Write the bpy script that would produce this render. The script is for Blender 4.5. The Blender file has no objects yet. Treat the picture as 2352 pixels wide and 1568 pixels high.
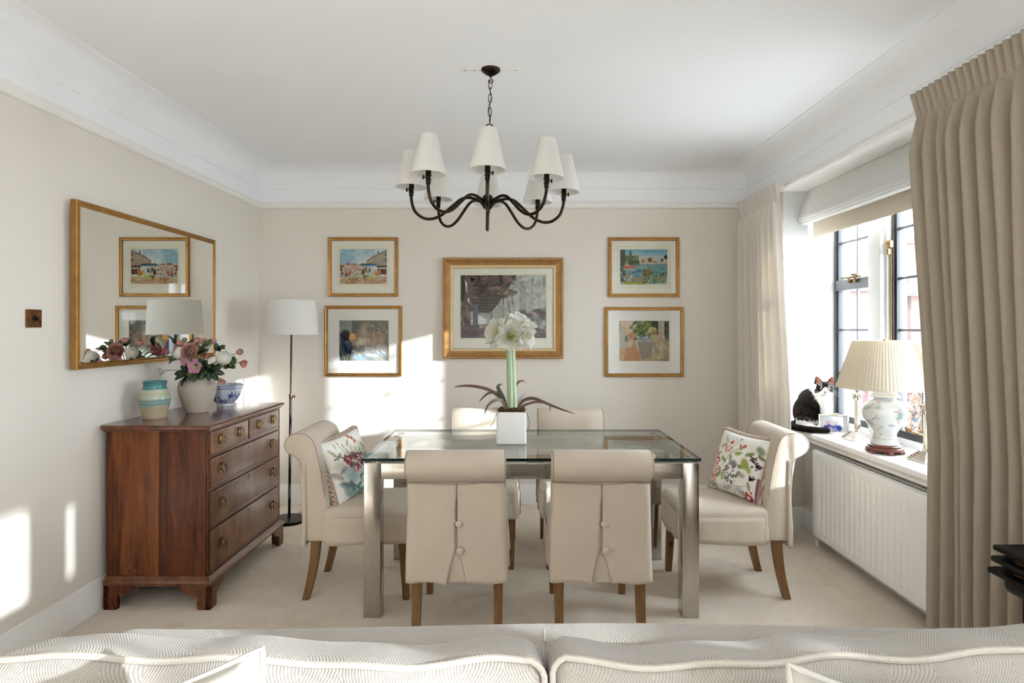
import bpy, bmesh, math, random
import numpy as np
from mathutils import Vector, Matrix

scene = bpy.context.scene
col = scene.collection
PI = math.pi
R = math.radians

# ------------------------------------------------------------------ camera, world, sun, exposure
cam_d = bpy.data.cameras.new('camera')
cam = bpy.data.objects.new('camera', cam_d)
col.objects.link(cam)
cam.location = (0, 0, 1.36)
cam.rotation_euler = (R(90), 0, 0)
cam_d.sensor_width = 36.0
cam_d.lens = 1400.0 / 2352.0 * 36.0
cam_d.shift_x = 0.0
cam_d.shift_y = -30.0 / 2352.0
cam_d.clip_start = 0.02
scene.camera = cam

SKY = 9.5          # radiance of the pale winter sky
SUN = 7.5         # low winter sun
EXPOSURE = 1.12

world = bpy.data.worlds.new('world')
scene.world = world
world.use_nodes = True
_bg = world.node_tree.nodes['Background']
_bg.inputs[0].default_value = (0.81, 0.90, 1.0, 1)
_bg.inputs[1].default_value = SKY

sun_d = bpy.data.lights.new('sun', 'SUN')
sun_d.energy = SUN
sun_d.angle = R(0.8)
sun_d.color = (0.90, 0.955, 1.0)
sun = bpy.data.objects.new('sun', sun_d)
col.objects.link(sun)
sun.rotation_euler = Vector((-1.0, 0.455, -0.25)).to_track_quat('-Z', 'Y').to_euler()
sun.location = (8, -4, 4)

vs = scene.view_settings
vs.view_transform = 'Standard'
vs.look = 'None'
vs.gamma = 1.0
vs.use_curve_mapping = False
vs.exposure = EXPOSURE
scene.cycles.sample_clamp_indirect = 5.0
scene.cycles.max_bounces = 8
scene.cycles.diffuse_bounces = 5
scene.cycles.glossy_bounces = 4
scene.cycles.transparent_max_bounces = 16
scene.cycles.use_adaptive_sampling = True
scene.cycles.adaptive_threshold = 0.05
scene.cycles.adaptive_min_samples = 12


def portal(loc, rot, sx, sy):
    """marks a window opening for light sampling; emits nothing itself"""
    d = bpy.data.lights.new('window_daylight', 'AREA')
    d.shape = 'RECTANGLE'
    d.size = sx
    d.size_y = sy
    d.cycles.is_portal = True
    o = bpy.data.objects.new('window_daylight', d)
    o.location = loc
    o.rotation_euler = rot
    col.objects.link(o)


portal((2.27, 3.285, 1.50), (0, R(90), 0), 1.56, 1.73)
portal((2.27, 0.375, 1.76), (0, R(90), 0), 1.06, 1.95)
portal((2.27, -1.75, 1.18), (0, R(90), 0), 2.2, 1.9)


# ------------------------------------------------------------------ colour + materials
def lin(c):
    c = c / 255.0
    return c / 12.92 if c <= 0.04045 else ((c + 0.055) / 1.055) ** 2.4


def S(r, g, b):
    return (lin(r), lin(g), lin(b))


def _nt(name):
    m = bpy.data.materials.new(name)
    m.use_nodes = True
    nt = m.node_tree
    return m, nt, nt.nodes['Principled BSDF'], nt.nodes['Material Output']


def _coord(nt, scale=(1, 1, 1), rot=(0, 0, 0)):
    tc = nt.nodes.new('ShaderNodeTexCoord')
    mp = nt.nodes.new('ShaderNodeMapping')
    mp.inputs['Scale'].default_value = scale
    mp.inputs['Rotation'].default_value = rot
    nt.links.new(tc.outputs['Object'], mp.inputs['Vector'])
    return mp.outputs['Vector']


def _noise(nt, vec, scale, detail=3.0, rough=0.55, dist=0.0):
    n = nt.nodes.new('ShaderNodeTexNoise')
    n.inputs['Scale'].default_value = scale
    n.inputs['Detail'].default_value = detail
    n.inputs['Roughness'].default_value = rough
    n.inputs['Distortion'].default_value = dist
    nt.links.new(vec, n.inputs['Vector'])
    return n.outputs['Fac']


def _ramp(nt, fac, stops):
    r = nt.nodes.new('ShaderNodeValToRGB')
    e = r.color_ramp.elements
    while len(e) < len(stops):
        e.new(0.5)
    for el, (p, c) in zip(e, stops):
        el.position = p
        el.color = (*c, 1)
    nt.links.new(fac, r.inputs['Fac'])
    return r.outputs['Color']


def _bump(nt, bsdf, height, strength, dist):
    b = nt.nodes.new('ShaderNodeBump')
    b.inputs['Strength'].default_value = strength
    b.inputs['Distance'].default_value = dist
    nt.links.new(height, b.inputs['Height'])
    nt.links.new(b.outputs['Normal'], bsdf.inputs['Normal'])


def mul(c, k):
    return tuple(min(1.0, x * k) for x in c)


def mat(name, c, rough=0.5, metal=0.0, var=0.0, vscale=6.0, bump=0.0, bscale=150.0, bdist=0.002,
        spec=0.5, coat=0.0, sheen=0.0, transl=0.0, stretch=(1, 1, 1), c2=None):
    m, nt, b, out = _nt(name)
    b.inputs['Base Color'].default_value = (*c, 1)
    b.inputs['Roughness'].default_value = rough
    b.inputs['Metallic'].default_value = metal
    b.inputs['Specular IOR Level'].default_value = spec
    b.inputs['Coat Weight'].default_value = coat
    b.inputs['Coat Roughness'].default_value = 0.12
    b.inputs['Sheen Weight'].default_value = sheen
    vec = None
    csock = None
    if var > 0 or bump > 0:
        vec = _coord(nt, stretch)
    if var > 0:
        f = _noise(nt, vec, vscale, 5.0)
        csock = _ramp(nt, f, [(0.25, mul(c, 1 - var)), (0.75, c2 if c2 else mul(c, 1 + var * 0.5))])
        nt.links.new(csock, b.inputs['Base Color'])
    if bump > 0:
        _bump(nt, b, _noise(nt, vec, bscale, 3.0), bump, bdist)
    if transl > 0:
        t = nt.nodes.new('ShaderNodeBsdfTranslucent')
        t.inputs['Color'].default_value = (*c, 1)
        if csock is not None:
            nt.links.new(csock, t.inputs['Color'])
        mx = nt.nodes.new('ShaderNodeMixShader')
        mx.inputs[0].default_value = transl
        nt.links.new(b.outputs[0], mx.inputs[1])
        nt.links.new(t.outputs[0], mx.inputs[2])
        nt.links.new(mx.outputs[0], out.inputs['Surface'])
    return m


def attr_mat(name, rough=0.6, spec=0.4, coat=0.0, transl=0.0, bump=0.0, bscale=300, metal=0.0):
    """colour comes from the painted colour attribute of the mesh (flat print, glaze, fur marking)"""
    m, nt, b, out = _nt(name)
    a = nt.nodes.new('ShaderNodeVertexColor')
    a.layer_name = 'Col'
    nt.links.new(a.outputs['Color'], b.inputs['Base Color'])
    b.inputs['Roughness'].default_value = rough
    b.inputs['Specular IOR Level'].default_value = spec
    b.inputs['Coat Weight'].default_value = coat
    b.inputs['Coat Roughness'].default_value = 0.05
    b.inputs['Metallic'].default_value = metal
    if bump > 0:
        _bump(nt, b, _noise(nt, _coord(nt), bscale), bump, 0.002)
    if transl > 0:
        t = nt.nodes.new('ShaderNodeBsdfTranslucent')
        nt.links.new(a.outputs['Color'], t.inputs['Color'])
        mx = nt.nodes.new('ShaderNodeMixShader')
        mx.inputs[0].default_value = transl
        nt.links.new(b.outputs[0], mx.inputs[1])
        nt.links.new(t.outputs[0], mx.inputs[2])
        nt.links.new(mx.outputs[0], out.inputs['Surface'])
    return m


def glass_mat(name, tint=(1, 1, 1), ior=1.45, rough=0.0):
    m, nt, b, out = _nt(name)
    nt.nodes.remove(b)
    tr = nt.nodes.new('ShaderNodeBsdfTransparent')
    tr.inputs['Color'].default_value = (*tint, 1)
    gl = nt.nodes.new('ShaderNodeBsdfGlossy')
    gl.inputs['Roughness'].default_value = rough
    # Schlick reflectance, the same from either side of the sheet
    f0 = ((ior - 1) / (ior + 1)) ** 2
    lw = nt.nodes.new('ShaderNodeLayerWeight')
    lw.inputs['Blend'].default_value = 0.5
    pw = nt.nodes.new('ShaderNodeMath')
    pw.operation = 'POWER'
    nt.links.new(lw.outputs['Facing'], pw.inputs[0])
    pw.inputs[1].default_value = 5.0
    fr = nt.nodes.new('ShaderNodeMath')
    fr.operation = 'MULTIPLY_ADD'
    nt.links.new(pw.outputs[0], fr.inputs[0])
    fr.inputs[1].default_value = 1 - f0
    fr.inputs[2].default_value = f0
    mx = nt.nodes.new('ShaderNodeMixShader')
    nt.links.new(fr.outputs[0], mx.inputs[0])
    nt.links.new(tr.outputs[0], mx.inputs[1])
    nt.links.new(gl.outputs[0], mx.inputs[2])
    nt.links.new(mx.outputs[0], out.inputs['Surface'])
    return m


def wood_mat(name, stops, scale, nscale=6.0, rough=0.35, coat=0.3, rot=(0, 0, 0), bump=0.05):
    m, nt, b, out = _nt(name)
    vec = _coord(nt, scale, rot)
    f1 = _noise(nt, vec, nscale, 6.0, 0.6, 0.6)
    f2 = _noise(nt, vec, nscale * 5.0, 4.0, 0.6, 0.2)
    mx = nt.nodes.new('ShaderNodeMath')
    mx.operation = 'MULTIPLY_ADD'
    nt.links.new(f2, mx.inputs[0])
    mx.inputs[1].default_value = 0.35
    nt.links.new(f1, mx.inputs[2])
    c = _ramp(nt, mx.outputs[0], [(p_, mul(c_, 1.15)) for p_, c_ in stops])
    nt.links.new(c, b.inputs['Base Color'])
    b.inputs['Roughness'].default_value = rough
    b.inputs['Coat Weight'].default_value = coat
    b.inputs['Coat Roughness'].default_value = 0.18
    b.inputs['Specular IOR Level'].default_value = 0.3
    _bump(nt, b, f2, bump, 0.001)
    return m


def weave_mat(name, c, colw, pitch, dark=0.8, rough=0.95, bump=0.5, flat=False):
    """herringbone weave laid along x, running over z and y"""
    m, nt, b, out = _nt(name)
    tc = nt.nodes.new('ShaderNodeTexCoord')
    sep = nt.nodes.new('ShaderNodeSeparateXYZ')
    nt.links.new(tc.outputs['Object'], sep.inputs[0])

    def mth(op, a, bb=None, v=None):
        n = nt.nodes.new('ShaderNodeMath')
        n.operation = op
        if isinstance(a, (int, float)):
            n.inputs[0].default_value = a
        else:
            nt.links.new(a, n.inputs[0])
        if bb is not None:
            if isinstance(bb, (int, float)):
                n.inputs[1].default_value = bb
            else:
                nt.links.new(bb, n.inputs[1])
        return n.outputs[0]
    v = mth('SUBTRACT', sep.outputs['Z'], sep.outputs['Y'])
    tri = mth('PINGPONG', sep.outputs['X'], colw)
    ph = mth('ADD', mth('MULTIPLY', v, 0.75), tri)
    st = mth('SINE', mth('MULTIPLY', ph, 2 * PI / pitch))
    cross = mth('SINE', mth('MULTIPLY', sep.outputs['X'], 2 * PI / (pitch * 0.9)))
    h = mth('ADD', mth('MULTIPLY', st, 0.8), mth('MULTIPLY', cross, 0.25))
    f = mth('MULTIPLY_ADD', h, 0.5)
    f.node.inputs[2].default_value = 0.5
    cc = _ramp(nt, f, [(0.1, mul(c, dark)), (0.75, c)])
    nt.links.new(cc, b.inputs['Base Color'])
    b.inputs['Roughness'].default_value = rough
    b.inputs['Specular IOR Level'].default_value = 0.15
    b.inputs['Sheen Weight'].default_value = 0.2
    _bump(nt, b, f, bump, 0.0015)
    return m


def houndstooth_mat(name):
    m, nt, b, out = _nt(name)
    vec = _coord(nt, (1, 1, 1), (0.3, 0.5, 0.4))
    ch = nt.nodes.new('ShaderNodeTexChecker')
    ch.inputs['Scale'].default_value = 150
    ch.inputs['Color1'].default_value = (*S(120, 70, 62), 1)
    ch.inputs['Color2'].default_value = (*S(228, 214, 196), 1)
    nt.links.new(vec, ch.inputs['Vector'])
    nt.links.new(ch.outputs[0], b.inputs['Base Color'])
    b.inputs['Roughness'].default_value = 0.9
    return m


MT = {}
MT['wall'] = mat('cream_wall_paint', S(228, 221, 211), 0.9, spec=0.2)
MT['white'] = mat('white_ceiling_paint', S(246, 247, 249), 0.9, spec=0.2)
MT['gloss_white'] = mat('white_gloss_paint', S(242, 240, 236), 0.35)
MT['window_white_dimmed'] = mat('window_paint_dimmed', S(212, 213, 213), 0.45)  # white paint greyed in its colour to hold down the glare by the window
MT['lining'] = mat('blind_lining_weave', S(206, 195, 178), 0.95, bump=0.3, bscale=300, bdist=0.002, spec=0.1, transl=0.08)
MT['radiator'] = mat('radiator_enamel', S(247, 246, 243), 0.3)
MT['slip'] = mat('cream_slipcover_cotton', S(200, 186, 169), 0.92, var=0.03, vscale=9, bump=0.25, bscale=55, bdist=0.004, spec=0.15, sheen=0.15)
MT['slip_seam'] = mat('slipcover_piping', S(168, 152, 138), 0.92, spec=0.15)
MT['oak'] = wood_mat('stained_oak', [(0.2, S(74, 50, 28)), (0.55, S(106, 75, 43)), (0.9, S(128, 94, 58))], (10, 10, 0.9), 5, 0.5, 0.1)
MT['linen'] = mat('linen_curtain', S(184, 172, 155), 0.95, var=0.05, vscale=60, bump=0.2, bscale=700, bdist=0.001, spec=0.1, transl=0.12, stretch=(1, 1, 0.15))
MT['linen_lit'] = mat('linen_curtain_lit', S(236, 229, 219), 0.95, var=0.04, vscale=60, bump=0.2, bscale=700, bdist=0.001, spec=0.1, transl=0.2, stretch=(1, 1, 0.15))  # same linen, lightened to paint in the light on the far curtain
MT['blind'] = mat('blind_cloth', S(250, 249, 247), 0.95, bump=0.15, bscale=500, bdist=0.001, spec=0.1, transl=0.5)


def net_mat():
    m, nt, b, out = _nt('sun_dimming_voile')
    b.inputs['Base Color'].default_value = (0.85, 0.85, 0.85, 1)
    b.inputs['Roughness'].default_value = 1.0
    tr = nt.nodes.new('ShaderNodeBsdfTransparent')
    mx = nt.nodes.new('ShaderNodeMixShader')
    mx.inputs[0].default_value = 0.48
    nt.links.new(tr.outputs[0], mx.inputs[1])
    nt.links.new(b.outputs[0], mx.inputs[2])
    nt.links.new(mx.outputs[0], out.inputs['Surface'])
    return m


MT['voile'] = net_mat()  # half clear cloth for the added net that thins the sun
MT['sofa'] = weave_mat('herringbone_sofa_weave', S(188, 181, 172), 0.060, 0.0050, 0.72, bump=0.4)
MT['sofa_pipe'] = mat('sofa_piping', S(208, 200, 189), 0.95, bump=0.6, bscale=350, bdist=0.003, spec=0.1)
MT['pillow'] = mat('white_cotton', S(196, 191, 182), 0.9, bump=0.1, bscale=40, bdist=0.004, spec=0.15)
MT['gold'] = mat('gilt_frame', S(172, 130, 74), 0.38, 1.0, var=0.25, vscale=25, bump=0.1, bscale=200, bdist=0.001, stretch=(1, 1, 1))
MT['gold_wood'] = mat('gilt_frame_wide', S(168, 126, 76), 0.40, 0.75, var=0.25, vscale=18, bump=0.15, bscale=160, bdist=0.001)
MT['gold_pale'] = mat('pale_gilt_slip', S(214, 194, 156), 0.45, 0.4, var=0.12, vscale=20)
MT['mount'] = mat('mount_board', S(226, 221, 208), 0.9, spec=0.1)
MT['mount_white'] = mat('mount_board_white', S(228, 224, 219), 0.9, spec=0.1)
MT['mount_line'] = mat('mount_wash_line', S(214, 196, 164), 0.9, spec=0.1)
MT['art'] = attr_mat('watercolour_print', 0.8, 0.2)
MT['print'] = attr_mat('printed_cotton', 0.9, 0.15, bump=0.15, bscale=120)
MT['glaze'] = attr_mat('painted_porcelain', 0.12, 0.6, coat=0.6)
MT['pottery'] = attr_mat('banded_glazed_pottery', 0.18, 0.5, coat=0.3)
MT['petal'] = attr_mat('flower_petal', 0.6, 0.3, transl=0.25)
MT['leafm'] = attr_mat('leaf_surface', 0.45, 0.4, transl=0.12)
MT['fur'] = attr_mat('cat_fur', 0.85, 0.15, bump=0.8, bscale=260)
MT['glass'] = glass_mat('window_glass', (0.985, 0.99, 0.99), 1.4)
MT['frame_glass'] = glass_mat('picture_glass', (0.985, 0.99, 0.985), 1.38)
MT['table_glass'] = glass_mat('table_glass', (0.95, 0.98, 0.965), 1.5)
MT['glass_edge'] = mat('glass_edge_green', S(8, 34, 28), 0.25, 0.0, spec=0.3)
MT['mirror'] = mat('mirror_silver', (0.88, 0.885, 0.85), 0.0, 1.0)
MT['steel'] = mat('brushed_steel', S(190, 186, 180), 0.14, 1.0, var=0.14, vscale=5, bump=0.04, bscale=90, bdist=0.001, stretch=(6, 6, 0.5))
MT['silver'] = mat('polished_silver', S(226, 218, 204), 0.14, 1.0, var=0.1, vscale=60)
MT['bronze'] = mat('antique_bronze', S(54, 43, 33), 0.38, 0.85, var=0.25, vscale=40)
MT['lamp_bronze'] = mat('lamp_post_bronze', S(96, 80, 62), 0.35, 0.9)
MT['black_metal'] = mat('black_metal', S(46, 42, 38), 0.4, 0.5)
MT['iron'] = mat('black_cast_iron', S(22, 21, 21), 0.55, 0.3)
MT['rust'] = mat('rusty_residue', S(120, 70, 28), 0.9)
MT['shade'] = mat('white_lampshade_linen', S(240, 238, 233), 0.95, bump=0.12, bscale=500, bdist=0.001, spec=0.1, transl=0.3)
MT['shade_cream'] = mat('cream_pleated_silk', S(232, 222, 204), 0.9, spec=0.15, transl=0.3)
MT['brass'] = mat('aged_brass', S(160, 130, 82), 0.35, 1.0, var=0.3, vscale=60)
MT['dark_brass'] = mat('dark_brass', S(110, 88, 58), 0.4, 0.9)
MT['hole'] = mat('keyhole_dark', S(20, 12, 8), 0.9)
MT['switch'] = mat('old_copper_plate', S(112, 72, 32), 0.5, 0.6, var=0.5, vscale=35)
MT['casement'] = mat('dark_grey_steel_casement', S(44, 45, 48), 0.55)
MT['casement_grey'] = mat('grey_steel_bar', S(96, 99, 102), 0.5)
MT['lead'] = mat('lead_came', S(98, 100, 108), 0.5, 0.3)
MT['stoneware'] = mat('matt_stoneware', S(182, 172, 157), 0.75, var=0.06, vscale=12, bump=0.05, bscale=120)
MT['pot'] = mat('white_ceramic', S(240, 240, 238), 0.3)
MT['moss'] = mat('dry_moss', S(116, 84, 52), 0.95, var=0.5, vscale=80, bump=1.0, bscale=120, bdist=0.01)
MT['root'] = mat('dry_root', S(70, 58, 46), 0.9)
MT['turned'] = mat('turned_mahogany', S(112, 52, 32), 0.25, coat=0.4, var=0.3, vscale=30)
MT['plastic_white'] = mat('white_plastic', S(232, 230, 224), 0.45)
MT['cable'] = mat('black_cable', S(24, 22, 20), 0.5)
MT['eye'] = mat('cat_eye', S(206, 205, 150), 0.1, coat=1.0)
MT['pupil'] = mat('cat_pupil', S(12, 12, 12), 0.1)
MT['nose'] = mat('cat_nose', S(64, 44, 46), 0.5)
MT['whisker'] = mat('cat_whisker', S(245, 245, 245), 0.5)
MT['stem_g'] = mat('green_stem', S(150, 178, 122), 0.5, var=0.35, vscale=4, c2=S(206, 222, 190), stretch=(14, 14, 0.3))
MT['stem_d'] = mat('dark_flower_stem', S(70, 84, 48), 0.6)
MT['stamen'] = mat('stamen', S(206, 200, 120), 0.7)
_chest = [(0.36, S(38, 17, 9)), (0.56, S(78, 39, 19)), (0.76, S(112, 61, 29)), (0.98, S(140, 84, 42))]
_chest_d = [(0.36, S(32, 14, 8)), (0.6, S(70, 33, 17)), (0.98, S(118, 63, 29))]
_front = [(0.3, S(62, 36, 23)), (0.6, S(100, 64, 42)), (0.98, S(140, 98, 68))]
MT['chest_side'] = wood_mat('mahogany_side', _chest, (5, 5, 0.5), 3.0, 0.45, 0.08)
MT['chest_side_dark'] = wood_mat('mahogany_side_dark', _chest_d, (6, 6, 0.5), 3.2, 0.45, 0.08)
MT['chest_top'] = wood_mat('mahogany_top', [(0.3, S(52, 26, 16)), (0.9, S(110, 64, 40))], (5, 0.6, 5), 3.0, 0.22, 0.5)
MT['chest_front'] = wood_mat('mahogany_front', _front, (4, 2.2, 0.9), 3.0, 0.33, 0.25)
MT['chest_trim'] = wood_mat('mahogany_trim', [(0.35, S(54, 29, 17)), (0.95, S(118, 74, 45))], (6, 0.7, 6), 4.0, 0.36, 0.25)
MT['brick'] = mat('outside_brick', S(112, 86, 79), 0.9, var=0.25, vscale=5)
MT['render'] = mat('outside_render', S(150, 144, 136), 0.9)
MT['slate'] = mat('outside_slate', S(66, 66, 71), 0.8)
MT['dark_brick'] = mat('outside_maroon_brick', S(78, 44, 48), 0.9, var=0.2, vscale=5)
MT['out_frame'] = mat('outside_window_frame', S(140, 140, 140), 0.6)
MT['out_glass'] = mat('outside_window_pane', S(70, 80, 96), 0.1)
MT['lawn'] = mat('outside_pale_paving', S(188, 187, 184), 0.95, var=0.12, vscale=1.0)
MT['autumn'] = mat('autumn_leaves', S(112, 76, 64), 0.9, var=0.45, vscale=3, c2=S(104, 92, 72))
MT['bark'] = mat('tree_bark', S(90, 76, 66), 0.95)
MT['hound'] = houndstooth_mat('houndstooth_edge')


def carpet_mat():
    m, nt, b, out = _nt('beige_twist_pile_carpet')
    vec = _coord(nt)
    f1 = _noise(nt, vec, 260, 4.0, 0.7)
    f2 = _noise(nt, vec, 5.0, 4.0, 0.6, 1.0)
    a = nt.nodes.new('ShaderNodeMath')
    a.operation = 'MULTIPLY_ADD'
    nt.links.new(f2, a.inputs[0])
    a.inputs[1].default_value = 0.35
    nt.links.new(f1, a.inputs[2])
    c = _ramp(nt, a.outputs[0], [(0.42, S(160, 143, 124)), (0.62, S(238, 222, 202)), (0.94, S(252, 242, 228))])
    nt.links.new(c, b.inputs['Base Color'])
    b.inputs['Roughness'].default_value = 1.0
    b.inputs['Specular IOR Level'].default_value = 0.1
    b.inputs['Sheen Weight'].default_value = 0.3
    _bump(nt, b, a.outputs[0], 0.9, 0.006)
    return m


MT['carpet'] = carpet_mat()


# ------------------------------------------------------------------ mesh tools
class MB:
    """collects geometry; build() links it as ONE mesh object"""

    def __init__(s):
        s.v = []
        s.f = []
        s.mi = []
        s.xf = None

    def add(s, vs, fs, mi=0):
        o = len(s.v)
        if s.xf is not None:
            vs = [s.xf @ Vector(p) for p in vs]
        s.v.extend([tuple(p) for p in vs])
        s.f.extend([tuple(i + o for i in f) for f in fs])
        s.mi.extend([mi] * len(fs))
        return s

    def box(s, x0, x1, y0, y1, z0, z1, b=0.0, mi=0):
        if b > 0:
            hx, hy, hz = (x1 - x0) / 2, (y1 - y0) / 2, (z1 - z0) / 2
            b = min(b, hx * .95, hy * .95, hz * .95)
            v, f = rblock(hx, hy, hz, b, 2, (1, 1, 1))
            c = ((x0 + x1) / 2, (y0 + y1) / 2, (z0 + z1) / 2)
            return s.add([(p[0] + c[0], p[1] + c[1], p[2] + c[2]) for p in v], f, mi)
        vs = [(x, y, z) for x in (x0, x1) for y in (y0, y1) for z in (z0, z1)]
        fs = [(0, 1, 3, 2), (4, 6, 7, 5), (0, 4, 5, 1), (2, 3, 7, 6), (0, 2, 6, 4), (1, 5, 7, 3)]
        return s.add(vs, fs, mi)

    def block(s, c, h, r, k=3, n=(8, 8, 8), deform=None, mi=0):
        v, f = rblock(h[0], h[1], h[2], r, k, n)
        if deform:
            v = [deform(*p) for p in v]
        return s.add([(p[0] + c[0], p[1] + c[1], p[2] + c[2]) for p in v], f, mi)

    def lathe(s, prof, c=(0, 0, 0), seg=32, cap0=True, cap1=True, mi=0, rfn=None):
        vs, fs = [], []
        n = len(prof)
        for j, (r, z) in enumerate(prof):
            for i in range(seg):
                a = 2 * PI * i / seg
                rr = r * (rfn(a, z) if rfn else 1.0)
                vs.append((c[0] + rr * math.cos(a), c[1] + rr * math.sin(a), c[2] + z))
        for j in range(n - 1):
            for i in range(seg):
                k = (i + 1) % seg
                fs.append((j * seg + i, j * seg + k, (j + 1) * seg + k, (j + 1) * seg + i))
        if cap0:
            fs.append(tuple(reversed(range(seg))))
        if cap1:
            fs.append(tuple(range((n - 1) * seg, n * seg)))
        return s.add(vs, fs, mi)

    def tube(s, pts, r, seg=8, closed=False, mi=0, caps=True, flat=1.0):
        pts = [Vector(p) for p in pts]
        n = len(pts)
        rs = r if isinstance(r, (list, tuple)) else [r] * n
        tang = []
        for i in range(n):
            a = pts[(i - 1) % n] if (closed or i > 0) else pts[i]
            b = pts[(i + 1) % n] if (closed or i < n - 1) else pts[i]
            t = b - a
            tang.append(t.normalized() if t.length > 1e-9 else Vector((0, 0, 1)))
        up = Vector((0, 0, 1)) if abs(tang[0].z) < 0.9 else Vector((1, 0, 0))
        nrm = (up - tang[0] * up.dot(tang[0])).normalized()
        vs, fs = [], []
        for i in range(n):
            t = tang[i]
            nrm = nrm - t * nrm.dot(t)
            if nrm.length < 1e-6:
                nrm = t.orthogonal()
            nrm.normalize()
            bn = t.cross(nrm)
            for k in range(seg):
                a = 2 * PI * k / seg
                vs.append(pts[i] + (nrm * math.cos(a) * flat + bn * math.sin(a)) * rs[i])
        m = n if closed else n - 1
        for i in range(m):
            j = (i + 1) % n
            for k in range(seg):
                l = (k + 1) % seg
                fs.append((i * seg + k, i * seg + l, j * seg + l, j * seg + k))
        if not closed and caps:
            fs.append(tuple(reversed(range(seg))))
            fs.append(tuple(range((n - 1) * seg, n * seg)))
        return s.add(vs, fs, mi)

    def grid(s, fn, nu, nv, cu=False, cv=False, mi=0):
        mu = nu if cu else nu + 1
        mv = nv if cv else nv + 1
        vs = [fn(i / nu, j / nv) for j in range(mv) for i in range(mu)]
        fs = []
        for j in range(nv):
            for i in range(nu):
                a = (i + 1) % mu
                b = (j + 1) % mv
                fs.append((j * mu + i, j * mu + a, b * mu + a, b * mu + i))
        return s.add(vs, fs, mi)

    def prism(s, poly, plane, a0, a1, mi=0):
        """poly: 2-D outline; plane 'yz' extrudes along x, 'xz' along y, 'xy' along z"""
        def P(u, v, a):
            return {'yz': (a, u, v), 'xz': (u, a, v), 'xy': (u, v, a)}[plane]
        n = len(poly)
        vs = [P(u, v, a0) for u, v in poly] + [P(u, v, a1) for u, v in poly]
        fs = [tuple(range(n)), tuple(reversed(range(n, 2 * n)))]
        fs += [(i, i + n, (i + 1) % n + n, (i + 1) % n) for i in range(n)]
        return s.add(vs, fs, mi)

    def frame(s, w, h, prof, mi=0):
        """rectangular moulding in the xz plane, centred; prof = closed loop of (inset, y)"""
        vs, fs = [], []
        for i, y in prof:
            a, b = w / 2 - i, h / 2 - i
            vs += [(-a, y, -b), (a, y, -b), (a, y, b), (-a, y, b)]
        n = len(prof)
        for j in range(n):
            k = (j + 1) % n
            for i in range(4):
                l = (i + 1) % 4
                fs.append((j * 4 + i, j * 4 + l, k * 4 + l, k * 4 + i))
        return s.add(vs, fs, mi)

    def build(s, name, mats, parent=None, loc=(0, 0, 0), smooth=True, angle=35, colors=None, fix=True):
        me = bpy.data.meshes.new(name)
        me.from_pydata(s.v, [], s.f)
        if not isinstance(mats, (list, tuple)):
            mats = [mats]
        for m in mats:
            me.materials.append(MT[m] if isinstance(m, str) else m)
        if len(mats) > 1:
            me.polygons.foreach_set('material_index', s.mi)
        if colors is not None:
            at = me.color_attributes.new('Col', 'FLOAT_COLOR', 'POINT')
            c4 = np.ones((len(me.vertices), 4), dtype=np.float32)
            c4[:, :3] = colors
            at.data.foreach_set('color', c4.ravel())
        if fix:
            bm = bmesh.new()
            bm.from_mesh(me)
            bmesh.ops.recalc_face_normals(bm, faces=bm.faces)
            bm.to_mesh(me)
            bm.free()
        if smooth:
            me.polygons.foreach_set('use_smooth', [True] * len(me.polygons))
            me.set_sharp_from_angle(angle=R(angle))
        me.update()
        o = bpy.data.objects.new(name, me)
        col.objects.link(o)
        o.location = loc
        if parent is not None:
            o.parent = parent
        return o


def _axis(h, r, k, n):
    e = [r * math.tan(R(45) * i / k) for i in range(1, k + 1)]
    m = h - r
    mid = [-m + 2 * m * i / n for i in range(n + 1)] if m > 1e-9 else [0.0]
    return [-m - x for x in reversed(e)] + mid + [m + x for x in e]


def rblock(hx, hy, hz, r, k=3, n=(8, 8, 8)):
    """rounded box centred on the origin, evenly subdivided so that it can be deformed"""
    H = (hx, hy, hz)
    A = [_axis(H[i], r, k, n[i]) for i in range(3)]
    idx = {}
    vs, fs = [], []

    def vert(p):
        key = tuple(round(x, 6) for x in p)
        if key in idx:
            return idx[key]
        c = [max(-(H[i] - r), min(H[i] - r, p[i])) for i in range(3)]
        d = Vector([p[i] - c[i] for i in range(3)])
        if d.length > 1e-9:
            d = d.normalized() * r
        idx[key] = len(vs)
        vs.append((c[0] + d.x, c[1] + d.y, c[2] + d.z))
        return idx[key]
    for ax in range(3):
        u, w = (ax + 1) % 3, (ax + 2) % 3
        for sgn in (-1, 1):
            for i in range(len(A[u]) - 1):
                for j in range(len(A[w]) - 1):
                    q = []
                    for (a, b) in ((i, j), (i + 1, j), (i + 1, j + 1), (i, j + 1)):
                        p = [0, 0, 0]
                        p[ax] = sgn * H[ax]
                        p[u] = A[u][a]
                        p[w] = A[w][b]
                        q.append(vert(p))
                    if sgn < 0:
                        q.reverse()
                    fs.append(tuple(q))
    return vs, fs


def tag(o, label=None, cat=None, group=None, kind=None):
    if label:
        o['label'] = label
    if cat:
        o['category'] = cat
    if group:
        o['group'] = group
    if kind:
        o['kind'] = kind
    return o


def thing(name, label, cat, loc=(0, 0, 0), rotz=0.0, group=None, rot=None):
    o = bpy.data.objects.new(name, None)
    o.empty_display_size = 0.05
    col.objects.link(o)
    o.location = loc
    o.rotation_euler = rot if rot else (0, 0, rotz)
    return tag(o, label, cat, group)


def struct(o):
    o['kind'] = 'structure'
    return o


def copy_tree(o, parent=None):
    c = o.copy()
    col.objects.link(c)
    c.parent = parent
    for ch in list(o.children):
        copy_tree(ch, c)
    return c


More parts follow.
